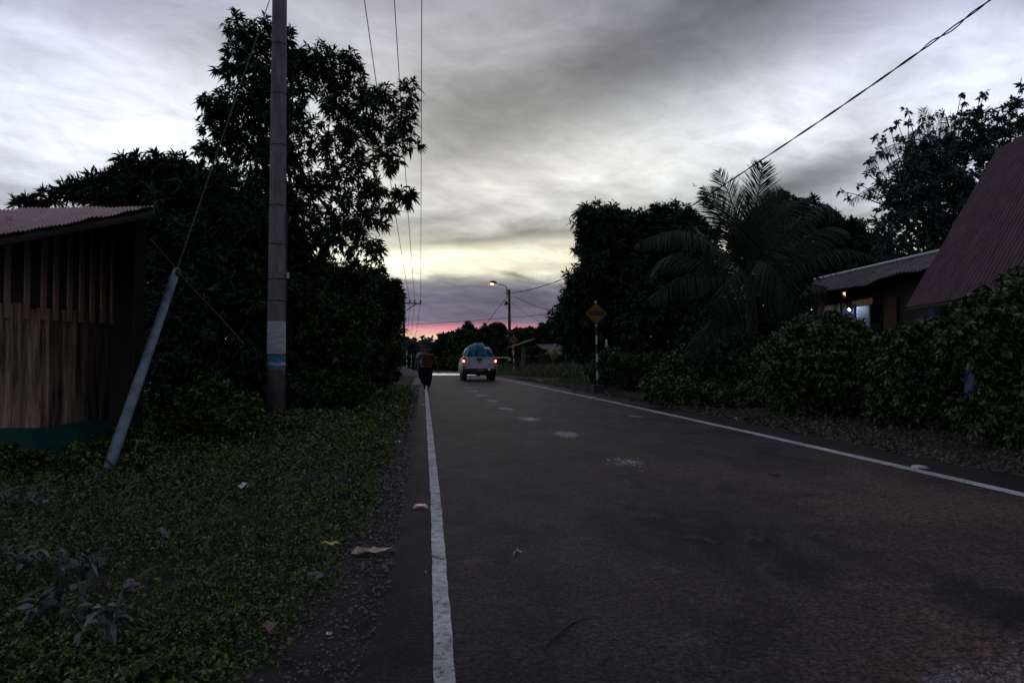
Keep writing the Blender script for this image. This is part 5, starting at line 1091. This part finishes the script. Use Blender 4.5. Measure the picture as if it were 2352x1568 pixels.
# gravel
n = 5200; y = 1.5*(26/1.5)**rng.random(n); x = lxv(y)-.24-np.abs(rng.normal(0, .26, n))-.15*np.clip(3-y, 0, 2); nr = 1600; y_ = 6*(30/6)**rng.random(nr); x_ = rxv(y_)+.7+rng.exponential(.4, nr); x = np.concatenate([x, x_]); y = np.concatenate([y, y_]); n = len(x)
s = (.004+.011*rng.random(n)**3)*np.clip(y/3.5, .7, 2); big = rng.random(n) < .02; s[big] *= 2.4
oc = np.array([(1, 0, 0), (0, 1, 0), (-1, 0, 0), (0, -1, 0), (.1, .1, .75)]); V = np.zeros((n, 5, 3)); an = rng.random(n)*6.28
for i in range(5):
    j = rng.uniform(.7, 1.3, (n, 3)); p = oc[i]*j; V[:, i, 0] = x+s*(p[:, 0]*np.cos(an)-p[:, 1]*np.sin(an)); V[:, i, 1] = y+s*(p[:, 0]*np.sin(an)+p[:, 1]*np.cos(an)); V[:, i, 2] = np.maximum(gzv(x, y), -.006)+.003+s*p[:, 2]
base = np.arange(n)[:, None]*5; Q = np.concatenate([base+np.array([0, 1, 4, 4]), base+np.array([1, 2, 4, 4]), base+np.array([2, 3, 4, 4]), base+np.array([3, 0, 4, 4])])
me = bpy.data.meshes.new('roadside_gravel'); me.from_pydata(V.reshape(-1, 3).tolist(), [], [tuple(q[:3]) for q in Q.tolist()]); me.materials.append(M['stone']); o = bpy.data.objects.new('roadside_gravel', me); COL.objects.link(o); tag(o, 'small stones and grit along the asphalt edge', 'gravel', kind='stuff')
n = 420; px_ = rng.uniform(2120, 2420, n); py_ = 1568-np.abs(rng.normal(0, 38, n))*np.clip((px_-2080)/270, .1, 1); Pg = np.array([G(a, c)[:2] for a, c in zip(px_, py_)])
V = []; Fq = []
for (gx, gy) in Pg:
    s_ = random.uniform(.003, .011); a0 = random.random()*6; k0 = len(V); V += [(gx+s_*math.cos(a0+i*1.57)*random.uniform(.7, 1.2), gy+s_*math.sin(a0+i*1.57)*random.uniform(.7, 1.2), .004) for i in range(4)]+[(gx, gy, .004+s_*.7)]; Fq += [(k0+i, k0+(i+1) % 4, k0+4) for i in range(4)]
tag(MB().add(V, Fq).build('loose_grit', leafmat('pale_grit', [(.06, .05, .05), (.14, .12, .115), (.24, .2, .2)], .8, .3)), 'loose pale grit on the asphalt in the near right corner', 'grit', kind='stuff')
# larger stones one can count
st = mat('grey_stone', (.10, .09, .095), .85, c2=(.19, .17, .17), scale=20)
for i, (px, py, w, lb_) in enumerate([(885, 1127, .05, 'round grey stone on the gravel above the red and cream wrapper'), (722, 1300, .045, 'round grey stone left of the wrapper near the weeds'), (868, 1213, .028, 'flat pale stone right of the pair of stones'), (842, 1208, .026, 'small stone left of the flat pale stone'), (787, 1396, .04, 'flat grey stone low on the gravel strip'), (375, 1213, .06, 'flat grey stone lying among the dark weeds'), (300, 1335, .05, 'brownish stone low in the left weeds'), (400, 1336, .035, 'small stone right of the brownish stone')]):
    rag('stone', gpt(px, py, -.04), (w, w*.7, w*.55), st, 20+i, lb_, 'stone', 'stones on the left bank')
# pale broad leaved weeds at the left edge
for i, (px, py, r_, lb_) in enumerate([(30, 1130, 50, 'pale leaved weed clump at the left frame edge under the netting'), (95, 1150, 40, 'pale drooping weed right of the edge clump'), (30, 1320, 60, 'pale broad leaved weed low at the left edge'), (190, 1330, 50, 'pale long leaved weed in the lower left weeds'), (130, 1430, 55, 'purplish pale weed near the bottom left corner'), (250, 1480, 45, 'small pale weed right of the corner clump')]):
    p = gpt(px, py+12); d = np.dot(p-CAM, FWD); bl_ = [(p+np.array([0, 0, .10]), r_/1568*d*1.0)]; root = empty('broad_leaf_weed', p, lb_, 'weed', 'pale weeds at the left edge')
    n = 26; c = p+rng.normal(size=(n, 3))*np.array([1, 1, .45])*r_/1568*d*.55+np.array([0, 0, .09]); V, Q = leaves(c, nrm(rng.normal(size=(n, 3))*.6+np.array([0, 0, .6])), 3, .065, .02, 1.1, .7); fast_mesh('foliage', V-p, Q, M['leaf_pale'] if i % 2 == 0 else M['leaf_pale'], root)
    mb = MB()
    for j in range(6): mb.tube([p*0, (c[j]-p)*.5+[0, 0, .01], c[j]-p], [.004, .003, .002], 4)
    mb.build('stems', M['bark'], root)
